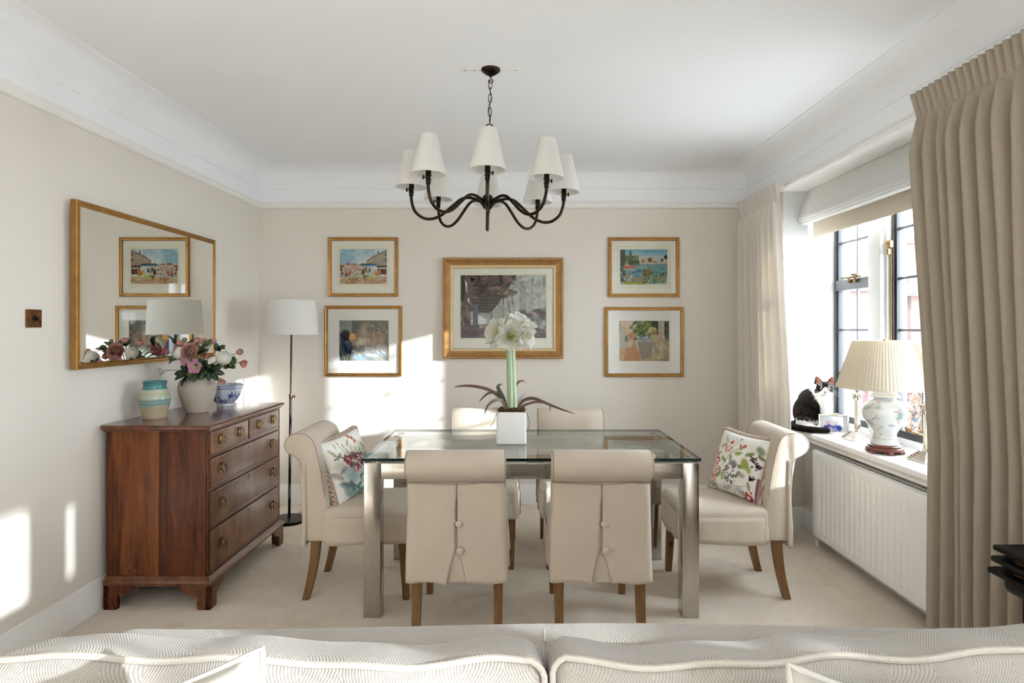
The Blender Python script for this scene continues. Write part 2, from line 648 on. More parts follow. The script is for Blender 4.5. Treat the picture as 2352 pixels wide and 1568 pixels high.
def smooth_path(pts, n=8):
    """Catmull-Rom through pts"""
    P = [Vector(p) for p in pts]
    out = []
    for i in range(len(P) - 1):
        p0 = P[max(i - 1, 0)]
        p1, p2 = P[i], P[i + 1]
        p3 = P[min(i + 2, len(P) - 1)]
        for k in range(n):
            t = k / n
            out.append(0.5 * ((2 * p1) + (p2 - p0) * t + (2 * p0 - 5 * p1 + 4 * p2 - p3) * t * t + (3 * p1 - p0 - 3 * p2 + p3) * t ** 3))
    out.append(P[-1])
    return out


def lerp(a, b, t):
    return a + (b - a) * t


def interp(x, xs, ys):
    return float(np.interp(x, xs, ys))


# ------------------------------------------------------------------ painted colour (prints, glazes)
def to_lin(a):
    a = np.clip(np.asarray(a, dtype=np.float64), 0, 255) / 255.0
    return np.where(a <= 0.04045, a / 12.92, ((a + 0.055) / 1.055) ** 2.4)


class Canvas:
    def __init__(s, W, H, bg=(255, 255, 255), seed=1):
        s.W, s.H = W, H
        s.a = np.zeros((H, W, 3))
        s.a[:] = bg
        s.rng = np.random.RandomState(seed)
        yy, xx = np.mgrid[0:H, 0:W]
        s.x = (xx + .5) / W
        s.y = (yy + .5) / H
        s.asp = H / W

    def noise(s, cells, octv=3):
        out = np.zeros((s.H, s.W))
        amp, tot = 1.0, 0.0
        for o in range(octv):
            cx = max(2, int(cells * 2 ** o))
            cy = max(2, int(cells * s.asp * 2 ** o))
            g = s.rng.rand(cy + 2, cx + 2)
            fx, fy = s.x * cx, s.y * cy
            ix, iy = fx.astype(int), fy.astype(int)
            tx, ty = fx - ix, fy - iy
            tx, ty = tx * tx * (3 - 2 * tx), ty * ty * (3 - 2 * ty)
            v = (g[iy, ix] * (1 - tx) + g[iy, ix + 1] * tx) * (1 - ty) + (g[iy + 1, ix] * (1 - tx) + g[iy + 1, ix + 1] * tx) * ty
            out += v * amp
            tot += amp
            amp *= 0.55
        return out / tot

    def put(s, m, c, a=1.0):
        m = np.clip(m * a, 0, 1)[..., None]
        s.a = s.a * (1 - m) + np.array(c, dtype=float) * m
        return s

    def ell(s, cx, cy, rx, ry, c, a=1.0, soft=0.25, rot=0.0):
        dx, dy = s.x - cx, (s.y - cy) * s.asp
        co, si = math.cos(rot), math.sin(rot)
        u = (dx * co + dy * si) / rx
        v = (-dx * si + dy * co) / ry
        d = np.sqrt(u * u + v * v)
        return s.put(np.clip((1 - d) / soft + .5, 0, 1), c, a)

    def rect(s, x0, y0, x1, y1, c, a=1.0, soft=0.008):
        m = np.clip((s.x - x0) / soft + .5, 0, 1) * np.clip((x1 - s.x) / soft + .5, 0, 1)
        m = m * np.clip((s.y - y0) / soft + .5, 0, 1) * np.clip((y1 - s.y) / soft + .5, 0, 1)
        return s.put(m, c, a)

    def poly(s, pts, c, a=1.0):
        m = np.zeros((s.H, s.W), dtype=bool)
        n = len(pts)
        for i in range(n):
            x0, y0 = pts[i]
            x1, y1 = pts[(i + 1) % n]
            if y0 == y1:
                continue
            cond = (s.y < y0) != (s.y < y1)
            xi = x0 + (s.y - y0) * (x1 - x0) / (y1 - y0)
            m ^= cond & (s.x < xi)
        return s.put(m.astype(float), c, a)

    def line(s, pts, w, c, a=1.0):
        d = np.full((s.H, s.W), 9.0)
        for (x0, y0), (x1, y1) in zip(pts[:-1], pts[1:]):
            ax, ay = x1 - x0, (y1 - y0) * s.asp
            px, py = s.x - x0, (s.y - y0) * s.asp
            t = np.clip((px * ax + py * ay) / (ax * ax + ay * ay + 1e-12), 0, 1)
            d = np.minimum(d, np.hypot(px - ax * t, py - ay * t))
        return s.put(np.clip((w - d) / (w * .6 + 1e-9) + .3, 0, 1), c, a)

    def dabs(s, n, box, r, cols, a=0.8, stretch=1.0, rot=None):
        x0, y0, x1, y1 = box
        for i in range(n):
            c = cols[s.rng.randint(len(cols))]
            rr = r * (0.6 + 0.8 * s.rng.rand())
            th = s.rng.rand() * PI if rot is None else rot + (s.rng.rand() - .5) * .5
            s.ell(x0 + (x1 - x0) * s.rng.rand(), y0 + (y1 - y0) * s.rng.rand(), rr * stretch, rr, c, a, 0.4, th)
        return s

    def grain(s, cells, amt):
        s.a = s.a * (1 + amt * (s.noise(cells, 3) - .5)[..., None])
        return s

    def flat(s):
        return to_lin(s.a).reshape(-1, 3) * 0.72

    def sample(s, u, v):
        i = np.clip((np.asarray(u) * s.W).astype(int), 0, s.W - 1)
        j = np.clip((np.asarray(v) * s.H).astype(int), 0, s.H - 1)
        return to_lin(s.a[j, i])


# ------------------------------------------------------------------ the room
YB = 4.74           # back wall
YR = -2.80          # wall behind the camera
XR = 1.84           # window wall
ZC = 2.60           # ceiling


def XL(y):          # the left wall runs very slightly out of square
    return -1.970 - 0.022 * (YB - y)


struct(MB().box(-2.7, 2.0, YR - .3, YB + .3, -0.12, 0.0).build('floor', 'carpet', smooth=False))
struct(MB().box(-2.7, 2.3, YR - .3, YB + .3, ZC, ZC + .12).build('ceiling', 'white', smooth=False))
struct(MB().box(-2.5, 2.3, YB, YB + .2, 0, ZC).build('wall_back', 'wall', smooth=False))
m = MB()
m.prism([(XL(YB) - .25, YB), (XL(YB), YB), (XL(YR), YR), (XL(YR) - .25, YR)], 'xy', 0, ZC)
struct(m.build('wall_left', 'wall', smooth=False))
W1 = (2.42, 4.15)   # window recess in view
W2 = (-0.60, 1.35)  # the second window, beside the sofa
W3 = (-2.70, -0.80)  # unseen opening added behind the camera to brighten the room
ZH, ZS, ZS2 = 2.297, 0.66, 1.16
m = MB()
m.box(XR, 2.30, YR, W3[0], 0, ZC).box(XR, 2.30, W3[1], W2[0], 0, ZC).box(XR, 2.30, W3[0], W3[1], ZH, ZC).box(XR, 2.30, W3[0], W3[1], 0, .08)
m.box(XR, 2.30, W2[1], W1[0], 0, ZC).box(XR, 2.30, W1[1], YB, 0, ZC)
m.box(XR, 2.30, W1[0], W1[1], ZH, ZC).box(XR, 2.30, W2[0], W2[1], ZH, ZC)
m.box(1.99, 2.30, W1[0], W1[1], 0, ZS).box(XR, 2.30, W2[0], W2[1], 0, ZS2)
struct(m.build('wall_right', 'wall', smooth=False))
struct(MB().box(-2.5, 2.3, YR - .2, YR, 0, ZC).build('wall_rear', 'wall', smooth=False))

# cornice: tall cove between rail and ceiling; rail; skirting, all swept along the walls
cove = [(0.004, 2.335), (0.004, 2.445), (0.008, 2.447), (0.009, 2.451), (0.008, 2.455)]
for i in range(13):
    a = R(90) * i / 12
    cove.append((0.010 + 0.140 * (1 - math.cos(a)), 2.458 + 0.136 * math.sin(a)))
cove += [(0.152, 2.595), (0.158, 2.596), (0.160, 2.5995)]
rail = [(0.0, 2.292), (0.016, 2.294), (0.024, 2.304), (0.024, 2.322), (0.030, 2.330), (0.030, 2.338), (0.0, 2.342)]
skirt = [(0.0, 0.0), (0.020, 0.0), (0.020, 0.092), (0.016, 0.100), (0.014, 0.122), (0.008, 0.134), (0.006, 0.146), (0.0, 0.148)]


def sweep(prof, path, inward, closed_prof=False):
    """path: list of (x, y) floor points; profile offsets run along mitred inward normals"""
    mb = MB()
    n = len(path)
    dirs = []
    for i in range(n):
        nn = []
        for a, b in ((i - 1, i), (i, i + 1)):
            if 0 <= a and b < n:
                d = Vector((path[b][0] - path[a][0], path[b][1] - path[a][1])).normalized()
                nn.append(Vector((-d.y, d.x)) * inward)
        s_ = sum(nn, Vector((0, 0)))
        s_.normalize()
        k = 1.0 / max(0.3, s_.dot(nn[0]))
        dirs.append(s_ * k)
    vs_, fs_ = [], []
    for i in range(n):
        for o_, z in prof:
            vs_.append((path[i][0] + dirs[i].x * o_, path[i][1] + dirs[i].y * o_, z))
    p = len(prof)
    for i in range(n - 1):
        for j in range(p - 1 if not closed_prof else p):
            k = (j + 1) % p
            fs_.append((i * p + j, i * p + k, (i + 1) * p + k, (i + 1) * p + j))
    return mb.add(vs_, fs_)


loop = [(XL(YR), YR), (XL(YB), YB), (XR, YB), (XR, YR)]
struct(sweep(cove, loop, -1).build('trim_1', 'white', angle=50))
struct(sweep(rail, loop, -1).build('trim_2', 'gloss_white'))
struct(sweep(skirt, loop[:2], -1).build('baseboard_left', 'gloss_white'))
struct(sweep(skirt, [(XL(YB), YB), (XR, YB)], -1).build('baseboard_back', 'gloss_white'))
struct(sweep(skirt, [(XR, YB), (XR, W1[1]), (1.99, W1[1]), (1.99, W1[0]), (XR, W1[0]), (XR, YR)], -1).build('baseboard_right', 'gloss_white'))

# ------------------------------------------------------------------ windows
XG = 2.22
ROWS = [0.77, 1.06, 1.35, 1.645, 1.93, 2.215]


def window(name, y0, y1, detail, up=0.0):
    """up raises the sill"""
    win = bpy.data.objects.new(name, None)
    col.objects.link(win)
    win.location = (XG, (y0 + y1) / 2, 0)
    win['kind'] = 'structure'
    yc = (y0 + y1) / 2
    lx = -XG

    def P(mb, nm, mt, par=win, **k):
        return mb.build(nm, mt, par, **k)
    lin_ = MB()
    lin_.box(XR + .003 + lx, 2.28 + lx, y1 - .006 - yc, y1 + .002 - yc, .705 + up, ZH)
    P(lin_, 'reveal', 'window_white_dimmed', smooth=False)
    lin_ = MB().box(XR + .003 + lx, 2.28 + lx, y0 - .002 - yc, y0 + .006 - yc, .705 + up, ZH)
    P(lin_, 'reveal', 'window_white_dimmed', smooth=False)
    lin_ = MB().box(XR - .002 + lx, 2.28 + lx, y0 - yc, y1 - yc, ZH - .006, ZH + .001)
    P(lin_, 'soffit', 'gloss_white', smooth=False)
    sp = [(1.868, .690), (1.872, .699), (1.88, .703), (2.21, .703), (2.21, .655), (1.90, .655), (1.90, .640), (1.885, .640), (1.885, .655), (1.872, .665), (1.866, .676)]
    P(MB().prism([(a + lx, b + up) for a, b in sp], 'xz', y0 - yc, y1 - yc), 'window_sill', 'gloss_white')
    # outer surround and two white mullions
    L = y1 - y0
    mw = 0.16
    uw = (L - .02 - 2 * mw) / 3
    f = MB()
    f.box(2.19 + lx, 2.27 + lx, y0 - yc, y1 - yc, 2.215, ZH).box(2.19 + lx, 2.29 + lx, y0 - yc, y1 - yc, .66 + up, .745 + up)
    P(f, 'window_frame', 'window_white_dimmed')
    units = []
    y = y1 - .01
    for i in range(3):
        units.append((y - uw, y))
        if i < 2:
            mm = MB()
            mm.box(2.135 + lx, 2.28 + lx, y - uw - mw + .02 - yc, y - uw - .02 - yc, .70 + up, ZH, b=.004)
            mm.box(2.165 + lx, 2.28 + lx, y - uw - mw - yc, y - uw - yc, .70 + up, ZH)
            P(mm, 'mullion', 'window_white_dimmed')
        y -= uw + mw
    for i, (a, b) in enumerate(units):
        a -= yc
        b -= yc
        fr = MB()
        g0, g1 = -.020, .020
        fr.box(g0, g1, a, a + .030, .745 + up, 2.22, b=.003).box(g0, g1, b - .030, b, .745 + up, 2.22, b=.003)
        fr.box(g0 - .006, g1, a, b, .745 + up, .785 + up, b=.003).box(g0, g1, a, b, 2.19, 2.22, b=.003)
        fr.box(g0 - .012, g0, a + .004, a + .016, .75 + up, 2.21).box(g0 - .012, g0, b - .016, b - .004, .75 + up, 2.21)
        cas = P(fr, 'casement_frame', 'casement')
        c = (a + b) / 2
        rows = ROWS[:] if up == 0 else [.77 + up] + [z for z in ROWS if z > .9 + up]
        if i != 1:
            tb = MB().box(g0 - .012, g1, a + .004, b - .004, 1.612, 1.680, b=.004)
            P(tb, 'transom_bar', 'casement_grey', cas)
        for z in rows[1:-1]:
            if i != 1 and z == 1.645:
                continue
            P(MB().box(-.008, .008, a + .03, b - .03, z - .0065, z + .0065), 'glazing_bar', 'lead', cas)
        P(MB().box(-.007, .007, c - .006, c + .006, .785 + up, 2.19), 'glazing_bar', 'lead', cas)
        for k in range(len(rows) - 1):
            z0, z1 = rows[k], rows[k + 1]
            for (p, q) in ((a + .028, c), (c, b - .028)):
                P(MB().box(-.002, .002, p, q, z0, z1), 'pane', 'glass', cas, smooth=False)
        if detail and i == 1:
            h = MB()
            yh = b - .012
            h.tube([(g0 - .02, yh, .80), (g0 - .02, yh, 1.83)], .005, 8)
            P(h, 'bolt_rod', 'brass', cas)
            h = MB().block((g0 - .028, yh, 1.845), (.014, .016, .022), .008, 2, (2, 2, 2))
            h.block((g0 - .04, yh - .006, 1.800), (.010, .010, .018), .006, 2, (2, 2, 2))
            h.tube([(g0 - .03, yh, 1.85), (g0 - .055, yh - .01, 1.86), (g0 - .06, yh - .03, 1.855)], .007, 8)
            P(h, 'catch_handle', 'brass', cas)
            h = MB().tube(smooth_path([(g0 - .012, c + .06, .792), (g0 - .03, c + .04, .800), (g0 - .03, c - .06, .796), (g0 - .03, c - .17, .793)], 5), .006, 8)
            h.tube(smooth_path([(g0 - .012, c + .09, .79), (g0 - .03, c + .07, .815), (g0 - .035, c + .03, .81)], 5), .009, 8)
            P(h, 'casement_stay', 'brass', cas)
        if detail and i == 0:
            h = MB().tube([(g0 - .022, a + .13, 1.688), (g0 - .022, b - .11, 1.690)], .006, 8)
            h.block((g0 - .026, c + .02, 1.668), (.010, .012, .016), .005, 2, (2, 2, 2))
            h.block((g0 - .026, c - .05, 1.668), (.010, .012, .016), .005, 2, (2, 2, 2))
            h.tube(smooth_path([(g0 - .02, c - .02, 1.70), (g0 - .05, c - .05, 1.702), (g0 - .045, c - .11, 1.694)], 5), .006, 8)
            P(h, 'vent_stay', 'dark_brass', cas)
    return win


window('window_1', *W1, True)
window('window_2', *W2, False, .50)
w3 = bpy.data.objects.new('fill_door_1', None)  # added glazed door, out of view, lets in extra fill light
col.objects.link(w3)
w3['kind'] = 'structure'
w3.location = (XG, (W3[0] + W3[1]) / 2, 0)
fr = MB()
for y in (-.91, -.03, .03, .91):
    fr.box(-.03, .03, y - .04, y + .04, .08, ZH)
for y0_, y1_ in ((-.87, -.07), (.07, .87)):
    fr.box(-.025, .025, y0_, y1_, .08, .22).box(-.025, .025, y0_, y1_, 2.18, ZH)
fr.build('fill_door_frame', 'gloss_white', w3)
for y0_, y1_ in ((-.87, -.07), (.07, .87)):
    MB().box(-.003, .003, y0_, y1_, .2, 2.2).build('pane', 'glass', w3, smooth=False)

# ------------------------------------------------------------------ roman blind
def roman_blind(label, yc, half, drop):
    t = thing('roman_blind', label, 'blind', (2.0, yc, ZH), group='cream roman blinds')
    b0, b1 = -half, half

    def sheet(pts, nm, mt='blind'):
        mb = MB()
        prof = smooth_path([(p[0], 0, p[1]) for p in pts], 4)

        def fn(u, v):
            i = v * (len(prof) - 1)
            k = min(int(i), len(prof) - 2)
            p = prof[k].lerp(prof[k + 1], i - k)
            return (p.x + .004 * math.sin(9 * u + 3 * v) * v, lerp(b0, b1, u), p.z)
        mb.grid(fn, 16, len(prof) - 1)
        o = mb.build(nm, mt, t, angle=70)
        o.modifiers.new('thickness', 'SOLIDIFY').thickness = .004
    e = drop
    sheet([(0.0, -.004), (-.015, -.06 - e * .3), (-.045, -.15 - e), (-.060, -.195 - e), (-.050, -.212 - e), (-.02, -.205 - e)], 'blind_panel')
    sheet([(-.02, -.19 - e), (-.048, -.205 - e), (-.050, -.222 - e), (-.02, -.222 - e)], 'fold')
    sheet([(-.01, -.20 - e), (-.036, -.218 - e), (-.036, -.236 - e), (0.0, -.236 - e)], 'fold')
    sheet([(.045, -.02), (.045, -.2 - e), (.046, -.325 - e)], 'blind_lining', 'lining')
    MB().box(-.0, .03, b0, b1, -.024, -.008).build('headrail', 'gloss_white', t)


roman_blind('cream roman blind drawn up above the cat and the jar lamp', 3.285, .845, 0.0)
roman_blind('cream roman blind half lowered in the window beside the sofa', .375, .955, .35)

t = thing('sun_dimming_net', 'unseen net added in the window beside the sofa to weaken the sun', 'curtain', (2.10, .375, 1.20))
o = MB().grid(lambda u, v: (.010 * math.sin(u * 150), lerp(-.965, .965, u), lerp(0, 1.06, v)), 180, 4).build('cloth', 'voile', t, angle=90)  # unseen cloth added only to halve the sun on sofa and left wall
MB().tube([(0, -.97, 1.065), (0, .97, 1.065)], .006, 8).build('rod', 'gloss_white', t)


# ------------------------------------------------------------------ glass dining table
TX0, TX1, TY0, TY1, TZ = -.703, .885, 2.85, 3.67, .752
t = thing('dining_table', 'glass topped dining table with square brushed steel legs', 'table', ((TX0 + TX1) / 2, (TY0 + TY1) / 2, 0))
hw, hd = (TX1 - TX0) / 2, (TY1 - TY0) / 2
g = MB()
g.box(-hw, hw, -hd, hd, TZ - .014, TZ)
o = g.build('glass_top', ['table_glass', 'glass_edge'], t, smooth=False)
for p in o.data.polygons:
    p.material_index = 0 if abs(p.normal.z) > .5 else 1
tag(o, 'clear glass top with a dark green edge')
LG = .080
for sx in (-1, 1):
    for sy in (-1, 1):
        x = sx * (hw - .006 - LG / 2)
        y = sy * (hd - .010 - LG / 2)
        MB().box(x - LG / 2, x + LG / 2, y - LG / 2, y + LG / 2, 0, TZ - .022, b=.004).build('leg', 'steel', t)
        MB().lathe([(.02, TZ - .024), (.02, TZ - .014)], (x, y, 0), 16).build('glass_spacer', 'silver', t)
for sy in (-1, 1):
    y = sy * (hd - .010 - LG / 2)
    MB().box(-hw + LG + .006, hw - LG - .006, y - LG / 2 + .002, y + LG / 2 - .002, TZ - .100, TZ - .024, b=.004).build('apron', 'steel', t)
for sx in (-1, 1):
    x = sx * (hw - .006 - LG / 2)
    MB().box(x - LG / 2 + .002, x + LG / 2 - .002, -hd + LG + .01, hd - LG - .01, TZ - .100, TZ - .024, b=.004).build('apron', 'steel', t)

# ------------------------------------------------------------------ slip-covered dining chairs
BW = .212
_prof = [(-.165, .30), (-.168, .42), (-.178, .52), (-.196, .64), (-.212, .72), (-.226, .775), (-.244, .812), (-.275, .834), (-.312, .840),
         (-.348, .832), (-.374, .810), (-.384, .780), (-.376, .750), (-.352, .728), (-.322, .712), (-.304, .690), (-.297, .62), (-.290, .50),
         (-.286, .40), (-.284, .30)]


def inset(poly, d):
    n = len(poly)
    out = []
    area = sum(poly[i][0] * poly[(i + 1) % n][1] - poly[(i + 1) % n][0] * poly[i][1] for i in range(n))
    sg = 1 if area > 0 else -1
    for i in range(n):
        a, b, c = Vector(poly[i - 1]), Vector(poly[i]), Vector(poly[(i + 1) % n])
        e1, e2 = (b - a).normalized(), (c - b).normalized()
        nn = (Vector((-e1.y, e1.x)) + Vector((-e2.y, e2.x)))
        if nn.length < 1e-6:
            nn = Vector((-e1.y, e1.x))
        nn.normalize()
        out.append((b.x + nn.x * d * sg, b.y + nn.y * d * sg))
    return out


def loft_x(prof, secs):
    """secs: (x, inset)"""
    mb = MB()
    n = len(prof)
    vs_, fs_ = [], []
    for x, d in secs:
        for y, z in (inset(prof, d) if d else prof):
            vs_.append((x, y, z))
    for i in range(len(secs) - 1):
        for j in range(n):
            k = (j + 1) % n
            fs_.append((i * n + j, i * n + k, (i + 1) * n + k, (i + 1) * n + j))
    fs_.append(tuple(range(n)))
    fs_.append(tuple(range((len(secs) - 1) * n, len(secs) * n)))
    return mb.add(vs_, fs_)


def make_chair(label):
    t = thing('dining_chair', label, 'chair')
    rnd = random.Random(5)
    prof = [(p.x, p.y) for p in smooth_path([(a, b, 0) for a, b in _prof], 3)]
    secs = [(-BW, .010), (-BW + .003, .004), (-BW + .010, 0), (-.1, 0), (.1, 0), (BW - .010, 0), (BW - .003, .004), (BW, .010)]
    loft_x(prof, secs).build('backrest', 'slip', t, angle=50)
    for sx in (-1, 1):
        pp = [(sx * (BW - .003), y, z) for y, z in inset(prof, .0035)]
        MB().tube(pp[6:-4], .0028, 6).build('piping', 'slip_seam', t)

    def seat_def(x, y, z):
        u, v = x / .222, y / .215
        if z > 0:
            z += .020 * max(0, 1 - u * u) * max(0, 1 - v * v) + .004 * math.sin(7 * x + 11 * y)
        x *= 1 + .03 * (z < 0) * (.5 - z * 4)
        x += .003 * math.sin(23 * y + 8 * z)
        y += .003 * math.sin(21 * x + 5 * z)
        return (x, y, z)
    MB().block((0, .030, .372), (.218, .226, .090), .032, 4, (12, 12, 5), seat_def).build('seat', 'slip', t, angle=60)
    # skirt of the cover below the seat: slightly flared, uneven hem
    sk = MB()
    loop_ = []
    for i in range(72):
        a = 2 * PI * i / 72
        ca, sa = math.cos(a), math.sin(a)
        k = (abs(ca) ** 7 + abs(sa) ** 7) ** (-1 / 7)
        loop_.append((ca * k, sa * k, a))

    def skf(u, v):
        cx, cy, a = loop_[int(round(u * 72)) % 72]
        fl = lerp(1.0, 1.022, v)
        w = .0035 * math.sin(9 * a + 1) * v + .0025 * math.sin(17 * a) * v
        z = lerp(.42, .288 + .006 * math.sin(3 * a + .6), v)
        return (cx * (.2235 * fl + w), .030 + cy * (.232 * fl + w), z)
    sk.grid(skf, 72, 5, cu=True)
    o = sk.build('skirt', 'slip', t, angle=70)
    mo = o.modifiers.new('thickness', 'SOLIDIFY')
    mo.thickness = .004
    # two flaps of the back panel, open along a buttoned slit
    zs = [.272 + (.700 - .272) * j / 26 for j in range(27)]

    def gap(z):
        return interp(z, [.272, .34, .405, .418, .440, .470, .500, .520, .545, .585, .615, .648, .70],
                      [.044, .030, .008, .004, .006, .0065, .0055, .003, .004, .0055, .004, .0, .0])
    for sx in (-1, 1):
        mb = MB()

        def ff(u, v):
            z = lerp(.272, .702, v)
            drop = .006 * (1 - u) * (1 - v) * (1 if sx > 0 else .6)
            xo = lerp(.224, .208, v) + .004 * math.sin(9 * v + sx)
            x = sx * lerp(gap(z), xo, u)
            yb = -interp(z, [.27, .40, .50, .62, .70], [.300, .298, .301, .306, .314])
            y = yb - .004 * math.sin(PI * u) - .010 * (1 - v) ** 3 * (1 - u) ** 2 + .003 * math.sin(5 * u + 7 * v + sx)
            if u > .90:
                k = (u - .90) / .10
                y = lerp(y, -.272, k * k)
                x = sx * lerp(abs(x), lerp(.222, .213, v), k)
            return (x, y, z - drop + .004 * math.sin(6 * u + sx) * (1 - v))
        mb.grid(ff, 20, 26)
        o = mb.build('back_flap', 'slip', t, angle=70)
        mo = o.modifiers.new('thickness', 'SOLIDIFY')
        mo.thickness = .004
        mo.offset = 0
    # back panel behind the slit
    MB().box(-.205, .205, -.294, -.284, .268, .69, b=.003).build('inner_panel', 'slip', t)
    MB().tube([(lerp(-.208, .208, i / 12), -.3185 - .003 * math.sin(PI * i / 12), .703 - .006 * math.sin(PI * i / 12)) for i in range(13)], .0022, 6).build('seam', 'slip_seam', t)
    for zb, xo in ((.526, .012), (.412, .016)):
        b = MB()
        b.xf = Matrix.Translation((xo, -.316, zb)) @ Matrix.Rotation(R(90), 4, 'X')
        b.lathe([(.0135, -.006), (.0155, -.001), (.014, .005), (.008, .008), (.002, .009)], (0, 0, 0), 16)
        bo = b.build('button', 'slip', t, angle=60)
        MB().tube([(xo - .008, -.314, zb + .004), (xo - .022, -.312, zb + .004), (xo - .024, -.312, zb), (xo - .022, -.312, zb - .004), (xo - .008, -.314, zb - .004)], .0018, 6).build('button_loop', 'slip_seam', bo)
    for sx in (-1, 1):
        lg = MB()
        x = sx * .178
        sec = []
        zz = [.315, .16, 0]
        hwid = [.021, .019, .015]
        vs_ = []
        for z, h_ in zip(zz, hwid):
            cy = .205 + (.315 - z) * .05
            vs_ += [(x - h_, cy - h_, z), (x + h_, cy - h_, z), (x + h_, cy + h_, z), (x - h_, cy + h_, z)]
        fs_ = [(i * 4 + j, i * 4 + (j + 1) % 4, i * 4 + 4 + (j + 1) % 4, i * 4 + 4 + j) for i in range(2) for j in range(4)] + [(3, 2, 1, 0), (8, 9, 10, 11)]
        lg.add(vs_, fs_).build('leg', 'oak', t, smooth=False)
        lg = MB()
        vs_ = []
        N = 8
        for i in range(N + 1):
            z = .315 * (1 - i / N)
            cy = -.232 - .052 * (i / N) ** 1.8
            h_ = lerp(.022, .0165, i / N)
            vs_ += [(x - h_, cy - h_, z), (x + h_, cy - h_, z), (x + h_, cy + h_, z), (x - h_, cy + h_, z)]
        fs_ = [(i * 4 + j, i * 4 + (j + 1) % 4, i * 4 + 4 + (j + 1) % 4, i * 4 + 4 + j) for i in range(N) for j in range(4)] + [(3, 2, 1, 0), (N * 4, N * 4 + 1, N * 4 + 2, N * 4 + 3)]
        lg.add(vs_, fs_).build('leg', 'oak', t, smooth=True, angle=30)
    return t


chair0 = make_chair('cream slipcovered dining chair with its buttoned back to the viewer, left of the pair')
spots = [((-.241, 2.915, 0), 0.6, None),
         ((.385, 2.915, 0), -0.4, 'cream slipcovered dining chair with its buttoned back to the viewer, right of the pair'),
         ((-.178, 3.675, 0), 179.0, 'cream slipcovered chair on the far side of the table, behind the white pot'),
         ((.383, 3.675, 0), 181.0, 'cream slipcovered chair on the far side of the table, right of the white pot'),
         ((-.752, 3.245, 0), -90.0, 'cream slipcovered chair at the table end beside the wooden chest'),
         ((1.100, 3.250, 0), 90.0, 'cream slipcovered chair at the table end beside the radiator')]
for i, (loc, rz, lab) in enumerate(spots):
    c = chair0 if i == 0 else copy_tree(chair0)
    c.location = loc
    c.rotation_euler = (0, 0, R(rz))
    if lab:
        c['label'] = lab
    c['group'] = 'slipcovered dining chairs around the glass table'


# ------------------------------------------------------------------ pillows
def pillow_mesh(h, T, n=40, pinch=.07, crease=0.0, seed=0):
    """square pillow facing +y, centre at origin: front grid first (for painting), then back"""
    rnd = random.Random(seed)
    ph = rnd.random() * 6

    def pos(u, v, s):
        x = h * u * (1 - pinch * (1 - v * v) * abs(u) ** 3)
        z = h * v * (1 - pinch * (1 - u * u) * abs(v) ** 3)
        e = max(0.0, (1 - u ** 2) * (1 - v ** 2))
        d = T * e ** .42 * (1 + crease * .18 * math.sin(7 * u + ph) * math.sin(5 * v + ph))
        return (x, s * d, z)
    vs_, fs_ = [], []
    idx = {}
    for s in (1, -1):
        for j in range(n + 1):
            for i in range(n + 1):
                u, v = -1 + 2 * i / n, 1 - 2 * j / n
                border = i in (0, n) or j in (0, n)
                if s == -1 and border:
                    idx[(s, i, j)] = idx[(1, i, j)]
                    continue
                idx[(s, i, j)] = len(vs_)
                vs_.append(pos(u, v, s))
    for s in (1, -1):
        for j in range(n):
            for i in range(n):
                q = [idx[(s, i, j)], idx[(s, i + 1, j)], idx[(s, i + 1, j + 1)], idx[(s, i, j + 1)]]
                fs_.append(tuple(q if s > 0 else reversed(q)))
    edge = [pos(-1 + 2 * i / n, 1, 1) for i in range(n)] + [pos(1, 1 - 2 * i / n, 1) for i in range(n)] + \
           [pos(1 - 2 * i / n, -1, 1) for i in range(n)] + [pos(-1, -1 + 2 * i / n, 1) for i in range(n)]
    return vs_, fs_, edge


def leaf_dab(c, x, y, L, w, rot, colr, a=.8):
    c.ell(x, y, L, w, colr, a, .5, rot)


def mixd(c):
    return tuple(x * .62 for x in c)


